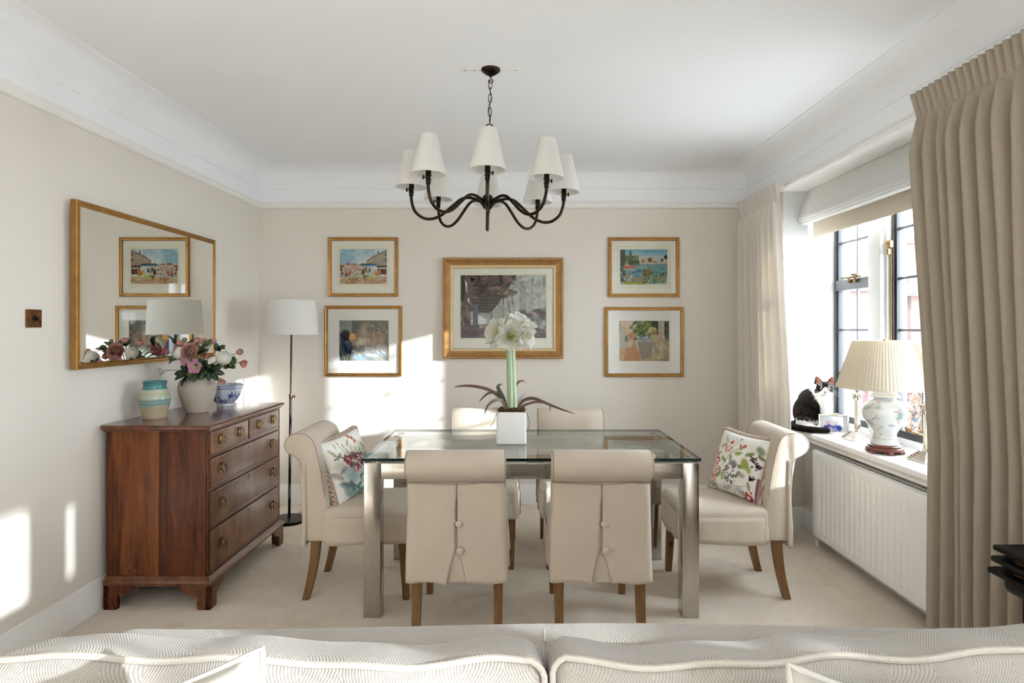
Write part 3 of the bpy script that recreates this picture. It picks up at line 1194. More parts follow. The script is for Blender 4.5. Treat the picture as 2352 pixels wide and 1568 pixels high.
def floral_left():
    c = Canvas(110, 110, (238, 234, 226), 11)
    c.grain(5, .06)
    for (x, y, r_, cc) in ((.22, .12, .05, (196, 188, 150)), (.30, .10, .05, (178, 176, 132)), (.37, .17, .05, (190, 186, 140)), (.52, .24, .06, (206, 196, 152)), (.60, .30, .06, (190, 186, 128)), (.70, .33, .05, (150, 160, 96))):
        leaf_dab(c, x, y, r_, .02, 1.3 + x, cc)
    for (x, y) in ((.66, .10), (.68, .17), (.62, .05)):
        c.ell(x, y, .025, .04, (192, 84, 56), .9, .4, .5)
    c.line([(.60, .03), (.75, .2), (.84, .5)], .006, (120, 120, 80), .8)
    c.line([(.1, .33), (.2, .29), (.28, .36), (.42, .62)], .011, (112, 84, 84), .85)
    c.line([(.3, .15), (.36, .32), (.36, .45)], .006, (150, 150, 110), .8)
    c.ell(.50, .36, .07, .05, (120, 124, 118), .8, .5, .6)
    c.ell(.47, .38, .06, .05, (96, 100, 96), .6, .5, .6)
    c.ell(.14, .44, .10, .07, (196, 190, 178), .6, .5, .2)
    c.ell(.30, .60, .12, .10, (176, 204, 208), .7, .6, .4)
    c.ell(.36, .68, .10, .08, (168, 200, 204), .6, .6, .4)
    for i in range(46):
        a, r_ = c.rng.rand() * 6.28, .11 * c.rng.rand() ** .6
        c.ell(.58 + r_ * math.cos(a), .46 + r_ * 1.15 * math.sin(a), .017, .014, [(152, 58, 78), (178, 76, 98), (126, 44, 62)][i % 3], .9)
    for i in range(22):
        c.ell(.50 + .07 * c.rng.randn() * .7, .58 + .05 * c.rng.randn() * .7, .014, .012, [(186, 84, 120), (160, 60, 96)][i % 2], .9)
    for i in range(48):
        a, r_ = c.rng.rand() * 6.28, .10 * c.rng.rand() ** .6
        c.ell(.68 + r_ * math.cos(a), .80 + r_ * 1.2 * math.sin(a), .016, .013, [(200, 84, 112), (214, 110, 120), (172, 62, 92)][i % 3], .9)
    c.ell(.55, .71, .07, .035, (120, 186, 178), .85, .5, -.2)
    c.line([(.5, .78), (.52, .72), (.64, .70), (.72, .62), (.76, .64)], .009, (70, 110, 104), .9)
    c.ell(.24, .86, .13, .09, (132, 158, 160), .75, .5, .7)
    c.ell(.40, .92, .11, .08, (136, 184, 180), .7, .5, .5)
    c.line([(.1, .7), (.3, .78), (.46, .90), (.44, 1.0)], .012, (84, 100, 104), .85)
    c.line([(.52, .74), (.58, .85), (.55, .98)], .009, (86, 104, 96), .8)
    c.line([(.62, .5), (.70, .7), (.84, .9)], .006, (120, 130, 84), .7)
    for i in range(26):
        c.ell(.84 + .05 * c.rng.randn(), .48 + .09 * c.rng.randn(), .012, .010, [(90, 92, 100), (120, 120, 124)][i % 2], .8)
    c.dabs(30, (.80, .60, .98, .98), .02, [(170, 182, 120), (196, 200, 150), (150, 170, 130)], .6, 2.2, 1.2)
    for (x, y, L, w, ro, cc) in ((.12, .22, .09, .03, 1.0, (180, 176, 140)), (.20, .30, .07, .03, -.6, (150, 152, 140)), (.08, .58, .10, .05, .8, (164, 160, 154)), (.20, .52, .08, .04, -.4, (150, 160, 158)), (.16, .74, .11, .05, .5, (120, 140, 146)), (.30, .80, .10, .05, 1.1, (104, 128, 130)), (.46, .84, .07, .04, -.5, (96, 150, 146)), (.42, .50, .07, .04, .3, (110, 114, 104)), (.74, .42, .07, .03, .9, (150, 160, 90)), (.86, .30, .08, .03, 1.2, (140, 150, 96)), (.50, .14, .07, .03, -.8, (196, 186, 150)), (.40, .28, .06, .025, 1.4, (176, 170, 120)), (.80, .66, .07, .03, .4, (160, 176, 130)), (.90, .84, .08, .03, 1.0, (176, 186, 150)), (.56, .94, .08, .04, .1, (110, 160, 150))):
        c.ell(x, y, L, w, cc, .75, .5, ro)
        c.line([(x - L * .9 * math.cos(ro), y - L * .9 * math.sin(ro)), (x + L * .9 * math.cos(ro), y + L * .9 * math.sin(ro))], .005, mixd(cc), .8)
    for i in range(40):
        a, r_ = c.rng.rand() * 6.28, .10 * c.rng.rand() ** .6
        c.ell(.34 + r_ * math.cos(a), .42 + r_ * math.sin(a), .018, .015, [(160, 62, 84), (186, 84, 104), (130, 48, 66)][i % 3], .85)
    for i in range(26):
        a, r_ = c.rng.rand() * 6.28, .07 * c.rng.rand() ** .6
        c.ell(.88 + r_ * math.cos(a), .50 + r_ * 1.3 * math.sin(a), .014, .012, [(80, 84, 96), (112, 112, 120)][i % 2], .85)
    return c


def floral_right():
    c = Canvas(110, 110, (240, 235, 226), 17)
    c.grain(5, .06)
    for (x, y, r_) in ((.36, .18, .03), (.62, .20, .03), (.50, .09, .02)):
        c.ell(x, y, r_ * 1.5, r_, (206, 92, 66), .9, .4, -.8)
    c.line([(.66, .2), (.50, .28), (.38, .40), (.32, .56)], .008, (130, 140, 108), .8)
    c.line([(.5, .1), (.44, .2), (.36, .35)], .006, (140, 150, 118), .8)
    for (x, y, L, w, ro, cc) in ((.56, .33, .07, .03, -.3, (128, 150, 62)), (.72, .46, .09, .06, 1.1, (140, 152, 62)), (.80, .52, .07, .04, .9, (156, 166, 80)), (.66, .52, .05, .03, .3, (122, 142, 54)), (.9, .2, .08, .05, .6, (120, 136, 92)), (.26, .66, .06, .03, 1.2, (140, 156, 80)), (.34, .74, .07, .03, 1.4, (152, 166, 96)), (.2, .92, .07, .04, 1.0, (150, 176, 140))):
        leaf_dab(c, x, y, L, w, ro, cc)
    for i in range(60):
        a = c.rng.rand() * 6.28
        r_ = .17 * c.rng.rand() ** .55
        cc = [(96, 84, 88), (122, 108, 112), (140, 124, 118), (84, 80, 92), (112, 118, 100)][i % 5]
        c.ell(.52 + r_ * math.cos(a), .66 + r_ * math.sin(a), .022, .013, cc, .85, .5, a)
    c.ell(.52, .50, .06, .05, (128, 108, 118), .7)
    for (cx, cy, n) in ((.14, .50, 40), (.10, .40, 24), (.10, .80, 40), (.16, .62, 20)):
        for i in range(n):
            c.ell(cx + .055 * c.rng.randn(), cy + .055 * c.rng.randn(), .015, .013, [(178, 66, 78), (202, 92, 98), (150, 50, 66), (214, 130, 120)][i % 4], .85)
    for (cx, cy) in ((.84, .36), (.93, .44), (.88, .66)):
        for i in range(14):
            c.ell(cx + .032 * c.rng.randn(), cy + .030 * c.rng.randn(), .017, .015, [(48, 34, 46), (72, 42, 72), (38, 30, 34)][i % 3], .9)
    for p in ([(.38, .85), (.46, .78), (.62, .76)], [(.42, .95), (.52, .84), (.74, .82)], [(.60, .98), (.62, .88), (.80, .78)]):
        c.line(p, .007, (150, 150, 142), .7)
    c.ell(.62, .88, .10, .06, (214, 212, 206), .6)
    for i in range(40):
        c.ell(.86 + .05 * c.rng.randn(), .93 + .04 * c.rng.randn(), .02, .016, [(184, 60, 44), (204, 80, 60), (150, 52, 60)][i % 3], .9)
    for (x, y, L, w, ro, cc) in ((.22, .14, .08, .03, .8, (196, 190, 150)), (.28, .30, .08, .035, 1.2, (206, 188, 150)), (.20, .26, .07, .03, -.5, (190, 176, 140)), (.76, .30, .08, .035, -.4, (116, 136, 70)), (.94, .30, .06, .03, .6, (110, 128, 84)), (.44, .44, .07, .03, 1.3, (150, 160, 112)), (.30, .48, .07, .03, .5, (130, 146, 80)), (.70, .64, .07, .04, .2, (176, 170, 150)), (.24, .74, .08, .035, -.7, (136, 152, 84)), (.10, .92, .08, .04, .3, (150, 170, 140)), (.46, .90, .10, .05, -.4, (196, 198, 190)), (.74, .90, .09, .05, .5, (190, 190, 184)), (.56, .22, .06, .025, 1.0, (150, 150, 110)), (.86, .78, .07, .03, 1.2, (160, 166, 150))):
        c.ell(x, y, L, w, cc, .75, .5, ro)
        c.line([(x - L * .9 * math.cos(ro), y - L * .9 * math.sin(ro)), (x + L * .9 * math.cos(ro), y + L * .9 * math.sin(ro))], .005, mixd(cc), .8)
    for i in range(40):
        a, r_ = c.rng.rand() * 6.28, .09 * c.rng.rand() ** .6
        c.ell(.34 + r_ * math.cos(a), .30 + r_ * math.sin(a) * .6, .012, .010, [(214, 120, 96), (226, 150, 120), (196, 96, 80)][i % 3], .5)
    c.ell(.40, .12, .2, .04, (214, 224, 226), .5)
    c.rect(.965, .62, .99, .98, (120, 52, 84), .8)
    return c


def make_cushion(name, label, loc, eul, h, T, canvas):
    t = thing(name, label, 'cushion', loc, rot=eul, group='floral scatter cushions on the dining chairs')
    n = 100
    vs_, fs_, edge = pillow_mesh(h, T, n)
    cols = np.zeros((len(vs_), 3))
    cols[:] = to_lin(np.array([226, 216, 200]))
    k = (n + 1) ** 2
    vi = np.arange(k)
    cols[:k] = canvas.sample((vi % (n + 1)) / (n + .01), (vi // (n + 1)) / (n + .01))
    MB().add(vs_, fs_).build('cover', 'print', t, angle=80, colors=cols)
    MB().tube([(p[0] * .985, p[1] - .014, p[2] * .985) for p in edge], .021, 10, closed=True).build('checked_border', 'hound', t)
    MB().tube([(p[0] * 1.02, p[1] + .004, p[2] * 1.02) for p in edge], .004, 6, closed=True).build('piping', 'slip_seam', t)
    return t


def facing(fwd, up):
    """matrix whose +y looks along fwd and whose z is close to up; x = image-right seen from the front"""
    f = Vector(fwd).normalized()
    u = Vector(up)
    x = f.cross(u).normalized()
    z = x.cross(f).normalized()
    return Matrix((x, f, z)).transposed()


# x of the pillow is mirrored for a viewer in front of it, so prints are flipped in place
_fl = floral_left()
_fl.a = _fl.a[:, ::-1]
_fr = floral_right()
_fr.a = _fr.a[:, ::-1]
make_cushion('floral_cushion', 'floral cushion with pink berries and teal leaves, beside the wooden chest', (-.880, 3.262, .628), facing((1, -.42, .36), (-.3, 0, 1)).to_euler(), .168, .062, _fl)
make_cushion('floral_cushion', 'floral cushion with olive leaves and red blooms, beside the radiator', (1.222, 3.262, .628), facing((-1, -.50, .36), (.3, .10, 1)).to_euler(), .168, .062, _fr)

# ------------------------------------------------------------------ sofa seen over its back
t = thing('sofa', 'cream herringbone sofa across the foreground, seen over its back', 'sofa', (.06, 1.08, 0))


def sofa_back(x, y, z):
    z += .006 * math.sin(4.0 * x + 1) if z > 0 else 0
    return (x, y, z)


SX = .828
MB().block((0, .06, .46), (SX, .062, .330), .045, 4, (24, 3, 8), sofa_back).build('back', 'sofa', t, angle=70)
MB().box(-SX, SX, -.95, .10, .06, .30, b=.03).build('base', 'sofa', t)
for sx in (-1, 1):
    MB().block((sx * (SX + .115), -.42, .33), (.11, .54, .27), .06, 4, (4, 10, 6)).build('arm', 'sofa', t, angle=70)
    MB().box(sx * (SX + .06) - .03, sx * (SX + .06) + .03, .02, .08, 0, .07).build('foot', 'oak', t)
    MB().box(sx * (SX + .06) - .03, sx * (SX + .06) + .03, -.92, -.86, 0, .07).build('foot', 'oak', t)
MB().tube([(.0, .1225, .13 + i * .07) for i in range(10)] + [(0, .115, .777), (0, .09, .790), (0, .06, .794), (0, .02, .794)], .0022, 6).build('seam', 'sofa_pipe', t)


def seat_cushion(x0, x1, label):
    s = thing('seat_cushion', label, 'cushion', ((x0 + x1) / 2, .55, .31), group='sofa seat cushions')
    MB().block((0, 0, .07), ((x1 - x0) / 2 - .004, .42, .066), .045, 4, (10, 10, 3)).build('cover', 'sofa', s, angle=70)


seat_cushion(-.765, .055, 'cream herringbone sofa seat cushion below the left back cushion')
seat_cushion(.060, .885, 'cream herringbone sofa seat cushion below the right back cushion')


def back_cushion(x0, x1, label, topf, seed):
    cx = (x0 + x1) / 2
    hx = (x1 - x0) / 2
    s = thing('back_cushion', label, 'cushion', (cx, .867, .372), rot=(R(-14), 0, 0), group='sofa back cushions')
    rnd = random.Random(seed)
    ph = [rnd.random() * 6 for _ in range(6)]

    def wob(x):
        return .004 * math.sin(17 * x + ph[0]) + .003 * math.sin(31 * x + ph[1])

    def df(x, y, z):
        t_ = (z + .25) / .5
        y2 = y * (1 + .25 * math.sin(PI * min(1, max(0, t_))) * (1 - (x / hx) ** 2))
        if z > 0:
            z += (topf((x + hx) / (2 * hx)) + wob(x)) * (z / .25)
        y2 += .006 * math.sin(13 * x + 4 * z + ph[2]) + .004 * math.sin(29 * x + 9 * z + ph[3])
        return (x, y2, z)
    MB().block((0, 0, .25), (hx, .072, .25), .034, 4, (34, 3, 14), df).build('cover', 'sofa', s, angle=80)
    # piping round the front face edge
    pts = []
    hy, hz, r_ = .072, .25, .034
    N = 40
    for i in range(N + 1):
        pts.append((lerp(-hx + r_, hx - r_, i / N), -hy + r_ * .30, hz - r_ * .30))
    for a in range(1, 5):
        th = R(90 - a * 20)
        pts.append((hx - r_ + r_ * .92 * math.cos(th), -hy + r_ * .30, hz - r_ + r_ * .78 * math.sin(th) + .0))
    for i in range(12):
        pts.append((hx - r_ * .1, -hy + r_ * .30, lerp(hz - r_ * 1.1, -hz + .05, i / 11)))
    left = []
    for a in range(1, 5):
        th = R(90 - a * 20)
        left.append((-(hx - r_ + r_ * .92 * math.cos(th)), -hy + r_ * .30, hz - r_ + r_ * .78 * math.sin(th)))
    for i in range(12):
        left.append((-hx + r_ * .1, -hy + r_ * .30, lerp(hz - r_ * 1.1, -hz + .05, i / 11)))
    pts = list(reversed(left)) + pts
    pp = []
    for p in pts:
        q = df(*p)
        pp.append((q[0], q[1] - .003, q[2] + .25 + .003))
    MB().tube(pp, .0050, 8).build('piping', 'sofa_pipe', s)


back_cushion(-.800, .052, 'plump cream herringbone sofa back cushion, the left one', lambda u: interp(u, [0, .12, .35, .6, .9, 1], [-.012, -.002, -.006, -.014, -.012, -.014]), 3)
back_cushion(.058, .960, 'plump cream herringbone sofa back cushion, the right one', lambda u: interp(u, [0, .15, .4, .7, 1], [-.014, -.012, -.012, .004, .014]), 9)


def sofa_pillow(label, loc, eul):
    s = thing('scatter_pillow', label, 'cushion', loc, rot=eul, group='plain white pillows on the sofa')
    vs_, fs_, edge = pillow_mesh(.215, .075, 28, .08, 1.0, 4)
    MB().add(vs_, fs_).build('cover', 'pillow', s, angle=80)
    MB().tube(edge, .0045, 8, closed=True).build('piping', 'pillow', s)


def pillow_at(label, tip, corner, fwd, up, roll):
    """stands the pillow so that its upper corner (local signs) comes to the point tip"""
    m3 = facing(fwd, up) @ Matrix.Rotation(R(roll), 3, 'Y')
    c = Vector(tip) - m3 @ Vector((corner * .213, 0, .213))
    sofa_pillow(label, c, m3.to_euler())


pillow_at('plain white piped pillow leaning on the left back cushion', (-.330, .802, .936), -1, (.05, -1, .45), (0, .45, 1), 17)
pillow_at('plain white piped pillow leaning on the right back cushion', (.364, .800, .916), 1, (-.05, -1, .45), (0, .45, 1), -13)

# ------------------------------------------------------------------ chest of drawers
CX0, CX1, CY0, CY1 = -1.972, -1.475, 2.965, 3.850
t = thing('chest_of_drawers', 'antique mahogany chest of drawers with brass ring handles', 'chest of drawers', ((CX0 + CX1) / 2, (CY0 + CY1) / 2, 0), R(-.4))
hx, hy = (CX1 - CX0) / 2, (CY1 - CY0) / 2
MB().box(-hx, hx - .012, -hy + .016, hy, .155, .862).build('carcass', 'chest_side_dark', t)
# side planks (grain upright): narrow back strip, broad middle, front board
for (a, b, mt, dz) in ((-hx, -hx + .030, 'chest_side_dark', 0), (-hx + .031, .010, 'chest_side', .0), (.011, hx - .001, 'chest_side_dark', 0)):
    MB().box(a, b, -hy, -hy + .018, .155, .862, b=.0012).build('side_plank', mt, t)
MB().box(-hx, hx - .001, hy - .001, hy + .014, .155, .862).build('side_plank', 'chest_side', t)
top = MB()
ov = .020
prof_top = [(-.016, .860), (ov * .5, .860), (ov * .7, .866), (ov, .872), (ov, .884), (ov * .8, .891), (-.02, .891)]
sec = []
vs_, fs_ = [], []
rings = [(0.0, .858), (.010, .860), (.014, .867), (.024, .872), (.026, .882), (.020, .890), (.012, .891)]
for d, z in rings:
    vs_ += [(-hx - d * .4, -hy - d, z), (hx + d, -hy - d, z), (hx + d, hy + d, z), (-hx - d * .4, hy + d, z)]
for i in range(len(rings) - 1):
    for j in range(4):
        k = (j + 1) % 4
        fs_.append((i * 4 + j, i * 4 + k, i * 4 + 4 + k, i * 4 + 4 + j))
fs_ += [(3, 2, 1, 0), tuple(range(len(rings) * 4 - 4, len(rings) * 4))]
MB().add(vs_, fs_).build('top', 'chest_top', t, angle=25)
# front frame: stiles and rails between the drawers
m = MB()
m.box(hx - .014, hx - .001, -hy, -hy + .020, .155, .862).box(hx - .014, hx - .001, hy - .020, hy + .014, .155, .862)
m.build('stile', 'chest_front', t)
for z0, z1 in ((.851, .862), (.722, .742), (.559, .583), (.373, .393), (.155, .176)):
    MB().box(hx - .014, hx, -hy + .02, hy - .02, z0, z1, b=.002).build('rail', 'chest_trim', t)
MB().box(hx - .014, hx - .001, -.004, .004, .742, .852).build('rail', 'chest_trim', t)


def ring_handle(par, y, z, swing=0.0):
    h = MB()
    h.xf = Matrix.Translation((hx + .006, y, z)) @ Matrix.Rotation(R(90), 4, 'Y')
    h.lathe([(.024, 0), (.025, .002), (.019, .004), (.017, .003), (.012, .006), (.006, .009), (.001, .010)], (0, 0, 0), 24)
    p = h.build('handle', 'brass', par, angle=50)
    tag(p, 'round brass handle')
    q = MB().tube([(hx + .018 + swing * (1 - math.cos(a)) * .5, y + .0235 * math.sin(a), z + .0235 * math.cos(a)) for a in [2 * PI * i / 24 for i in range(24)]], .0027, 8, closed=True)
    q.box(hx + .010, hx + .021, y - .005, y + .005, z + .020, z + .029, b=.002)
    q.build('ring', 'dark_brass' if swing else 'brass', par)


def drawer(y0, y1, z0, z1, handles, keys, locks, mt='chest_front'):
    d = MB().box(hx - .010, hx + .005, y0, y1, z0, z1, b=.0035)
    # cock-bead edging
    d.box(hx + .002, hx + .0065, y0 - .001, y1 + .001, z1 - .004, z1 + .001).box(hx + .002, hx + .0065, y0 - .001, y1 + .001, z0 - .001, z0 + .004)
    o = d.build('drawer', mt, t, smooth=True)
    for (y, sw) in handles:
        ring_handle(o, y, (z0 + z1) / 2 + .004, sw)
    for y in keys:
        k = MB()
        k.xf = Matrix.Translation((hx + .005, y, z1 - (z1 - z0) * .33)) @ Matrix.Rotation(R(90), 4, 'Y')
        k.lathe([(.007, 0), (.006, .0012), (.003, .0014)], (0, 0, 0), 14)
        k.build('escutcheon', 'brass', o)
    for y in locks:
        MB().box(hx + .004, hx + .0056, y - .003, y + .003, z1 - .032, z1 - .014).build('keyhole', 'hole', o)
    return o


drawer(-hy + .022, -.007, .745, .850, [(-.325, 0), (-.115, 0)], [-.22], [])
drawer(.007, hy - .022, .745, .850, [(.13, 0), (.335, 0)], [.23], [])
drawer(-hy + .022, hy - .022, .585, .720, [(-.325, .012), (.325, 0)], [], [.0])
drawer(-hy + .022, hy - .022, .395, .557, [(-.325, .004), (.325, .012)], [], [.0])
drawer(-hy + .022, hy - .022, .178, .371, [(-.325, .010), (.325, .012)], [], [.0])
rings = [(0.0, .158), (.006, .156), (.012, .148), (.022, .140), (.026, .130), (.024, .118), (.018, .112)]
vs_, fs_ = [], []
for d, z in rings:
    vs_ += [(-hx, -hy - d, z), (hx + d, -hy - d, z), (hx + d, hy + d, z), (-hx, hy + d, z)]
for i in range(len(rings) - 1):
    for j in range(4):
        k = (j + 1) % 4
        fs_.append((i * 4 + j, i * 4 + k, i * 4 + 4 + k, i * 4 + 4 + j))
fs_ += [(3, 2, 1, 0), tuple(range(len(rings) * 4 - 4, len(rings) * 4))]
MB().add(vs_, fs_).build('base_moulding', 'chest_trim', t, angle=25)
# bracket feet: shaped boards on two faces of each corner
brk = [(0, 0), (.062, 0), (.066, .030), (.064, .055), (.072, .068), (.086, .066), (.096, .074), (.120, .080), (.140, .098), (.142, .114), (0, .114)]
for sx in (-1, 1):
    for sy in (-1, 1):
        ft = MB()
        ox = sx * (hx + (.020 if sx > 0 else 0))
        oy = sy * (hy + .020)
        ft.prism([(ox - sx * u, v) for u, v in brk], 'xz', oy, oy - sy * .022)
        ft.prism([(oy - sy * u, v) for u, v in brk], 'yz', ox, ox - sx * .022)
        ft.build('bracket_foot', 'chest_side_dark' if sy < 0 and sx < 0 else 'chest_trim', t, smooth=False)
CT = .891

# ------------------------------------------------------------------ radiator
t = thing('radiator', 'white panel radiator below the window sill', 'radiator', (1.87, 3.10, .075))
y0, y1, hh = -.66, .70, .53
rb = MB()
pitch = .050
nr = int((y1 - y0 - .06) / pitch)
ys = [y0, y0 + .004]
xs = [.010, 0]
yy = y0 + .030
samples = [(y0, .012), (y0 + .004, .002), (y0 + .012, 0)]
for i in range(nr):
    c = yy + pitch * (i + .5)
    samples += [(c - .0125, 0), (c - .0060, .0050), (c + .0060, .0050), (c + .0125, 0)]
samples += [(y1 - .012, 0), (y1 - .004, .002), (y1, .012)]
zr = [(0, .010), (.004, .002), (.012, 0), (.040, 0), (.055, 1), (hh - .060, 1), (hh - .045, 0), (hh - .012, 0), (hh - .004, .002), (hh, .010)]
vs_, fs_ = [], []
for z, k in zr:
    for y, d in samples:
        if k == 1:
            x = d if y0 + .02 < y < y1 - .02 else d
        else:
            x = max(k, d if not (y0 + .02 < y < y1 - .02) else 0)
        vs_.append((x, y, z))
n = len(samples)
for j in range(len(zr) - 1):
    for i in range(n - 1):
        fs_.append((j * n + i, j * n + i + 1, (j + 1) * n + i + 1, (j + 1) * n + i))
rb.add(vs_, fs_)
o = rb.build('front_panel', 'radiator', t, angle=25)
MB().box(.012, .024, y0 + .001, y1 - .001, .002, hh - .002).build('panel_core', 'radiator', t)
MB().box(.062, .076, y0 + .004, y1 - .004, .004, hh - .004, b=.003).build('rear_panel', 'radiator', t)
gr = MB().box(.020, .026, y0, y1, hh - .006, hh + .004).box(.062, .068, y0, y1, hh - .006, hh + .004)
for i in range(45):
    yb = lerp(y0 + .01, y1 - .01, i / 44)
    gr.box(.024, .064, yb - .003, yb + .003, hh - .004, hh)
gr.build('top_grille', 'radiator', t, smooth=False)
MB().tube([(.042, y1 + .02, -.075), (.042, y1 + .02, .04), (.042, y1 - .01, .045)], .009, 10).build('pipe', 'radiator', t)
MB().lathe([(.014, 0), (.016, .01), (.014, .04), (.010, .045)], (.042, y1 + .02, .02), 14).build('valve', 'silver', t)
for yb in (y0 + .2, y1 - .2):
    MB().box(.076, .118, yb - .015, yb + .015, .05, hh - .05).build('bracket', 'radiator', t)

# black stand at the right edge
t = thing('tiered_metal_stand', 'black cast iron stand with tiered shelves at the right edge', 'stand', (1.58, 1.55, 0))
for x0, z in ((-.203, .728), (-.209, .697), (-.219, .6655)):
    poly = [(x0, .195), (x0 + .008, .20), (.07, .20), (.07, -.20), (x0 + .03, -.20), (x0, -.17)]
    MB().prism(poly, 'xy', z, z + .012).build('shelf', 'iron', t, smooth=False)
MB().box(-.175, .06, -.17, .185, .64, .735, b=.015).build('column', 'iron', t)
MB().box(-.188, .065, -.18, .190, .612, .668, b=.024).build('tray', 'iron', t)
for x in (-.125, .03):
    for y in (-.14, .15):
        MB().box(x - .018, x + .018, y - .018, y + .018, 0, .625, b=.005).build('leg', 'iron', t)
for z, x in ((.7092, -.175), (.6777, -.180)):
    MB().block((x + .005, .12, z + .001), (.012, .03, .002), .0015, 2, (4, 4, 1), lambda x, y, z: (x + .006 * math.sin(300 * y), y + .004 * math.sin(260 * x), z)).build('rust_patch', 'rust', t)


# ------------------------------------------------------------------ curtains
def curtain(name, label, yl_top, yl_bot, yt_top, yt_bot, ztop, npl, mt, seed, x0=1.752, amp=.060):
    """yl = leading edge (towards the window middle), yt = trailing edge"""
    t = thing(name, label, 'curtain', (x0, (yl_top + yt_top) / 2, 0), group='cream pinch-pleat curtains')
    oy = (yl_top + yt_top) / 2
    rnd = random.Random(seed)
    ph = [rnd.uniform(-.5, .5) for _ in range(npl + 2)]
    am = [rnd.uniform(.5, 1.25) for _ in range(npl + 2)]
    wd = [rnd.uniform(-.12, .12) for _ in range(npl + 2)]
    zp = ztop - .115
    NU = npl * 22

    def wave(s):
        # rounded folds with tight valleys
        c = math.cos(2 * PI * s)
        return (abs(c) ** .6) * (1 if c > 0 else -1)

    def fn(u, v):
        z = lerp(ztop, .012, v ** 1.0)
        # non-uniform rows: more near the heading
        z = ztop - (ztop - .012) * v
        q = u * npl
        k = int(min(q, npl - 1e-6))
        fr_ = q - k
        below = max(0.0, min(1.0, (zp - z) / .55))
        amp_z = 0
        if z > zp:
            h = (z - zp) / (ztop - zp)
            # two stiff fingers to a pleat, closing up at the pinch
            fing = .5 - .5 * math.cos(2 * PI * 2 * fr_)
            x = -(.012 + (.010 + .016 * h) * fing ** .8)
            y_off = -(fr_ - .5) * math.exp(-((fr_ - .5) / .2) ** 2) * .25 * (1 - h)
            a = x
        else:
            s = fr_ - .5
            pin = max(0.0, 1 - (zp - z) / .16)
            body = math.exp(-(s / .17) ** 2)
            x_pin = -.010 - .022 * body - .006 * math.cos(2 * PI * s * 3) * body
            kk = k + .5 + s
            drift = ph[k] * .25 * below + wd[k] * .5 * below
            sm = .5 - .5 * math.cos(2 * PI * fr_)
            amk = lerp(am[k], am[k + 1], fr_)
            x_fold = -.012 - amp * amk * (wave(s + drift * sm) * .5 + .5) - .006 * math.sin(9 * s + ph[k] * 7) * below
            a = lerp(x_fold, x_pin, pin ** 1.4)
            y_off = -(s) * body * .25 * pin + .10 * below * math.sin(2 * PI * s + ph[k] * 3) * .5
        yl = lerp(yl_top, yl_bot, min(1, v * 1.6))
        yt = lerp(yt_top, yt_bot, min(1, v * 1.6))
        # gathered a little at the pinch line
        g = .04 * math.exp(-((z - zp) / .10) ** 2)
        uu = u + y_off / npl
        uu = .5 + (uu - .5) * (1 - g)
        y = lerp(yl, yt, uu)
        a += .004 * math.sin(6 * v + 5 * u * npl + seed) * below
        return (a, y - oy, z)
    NV = 70
    rows = [0, .006, .012, .02, .028, .036, .042, .048, .054, .06, .068, .078, .09, .105]
    rows += [lerp(.12, 1, i / 40) for i in range(41)]
    mb = MB()
    nv = len(rows) - 1
    mb.grid(lambda u, w: fn(u, rows[int(round(w * nv))]), NU, nv)
    o = mb.build('cloth', mt, t, angle=80)
    so = o.modifiers.new('thickness', 'SOLIDIFY')
    so.thickness = .003
    ya, yb_ = min(yl_top, yt_top) - oy, max(yl_top, yt_top) - oy
    MB().tube([(.012, ya + .01, ztop - .03), (.012, yb_ - .01, ztop - .03)], .007, 8).build('curtain_track', 'gloss_white', t)
    return t


curtain('curtain', 'beige full-length curtain nearest the viewer, in front of the lamp', 2.645, 2.505, 1.80, 1.76, 2.365, 11, 'linen', 3)
curtain('curtain', 'full-length curtain in the far corner beside the cat, daylight put into its colour', 3.965, 3.80, 4.66, 4.64, 2.315, 8, 'linen_lit', 8, amp=.050)


curtain('curtain', 'beige curtain at the window beside the sofa', 1.085, 1.085, 1.72, 1.72, 2.33, 8, 'linen', 5)


# ------------------------------------------------------------------ pictures
def frame_thing(name, label, cat, cx, z0, z1, x0, x1, prof, mt, group=None):
    w, h = x1 - x0, z1 - z0
    t = thing(name, label, cat, ((x0 + x1) / 2, YB - .001, (z0 + z1) / 2), group=group)
    MB().frame(w, h, prof).build('frame', mt, t, angle=20)
    if prof is wide_prof:
        MB().frame(w - .116, h - .116, [(0, -.010), (0, -.022), (.006, -.0235), (.012, -.022), (.018, -.016), (.021, -.011), (.021, -.010)]).build('inner_slip', 'gold_pale', t, angle=20)
    return t, w, h


thin_prof = [(0, 0), (0, -.018), (.003, -.022), (.009, -.023), (.013, -.019), (.018, -.018), (.022, -.019), (.024, -.016), (.026, -.013), (.026, 0)]
wide_prof = [(0, 0), (0, -.034), (.006, -.040), (.016, -.040), (.021, -.033), (.036, -.028), (.052, -.020), (.060, -.019), (.064, -.022), (.070, -.021), (.076, -.015), (.078, -.010), (.078, 0)]


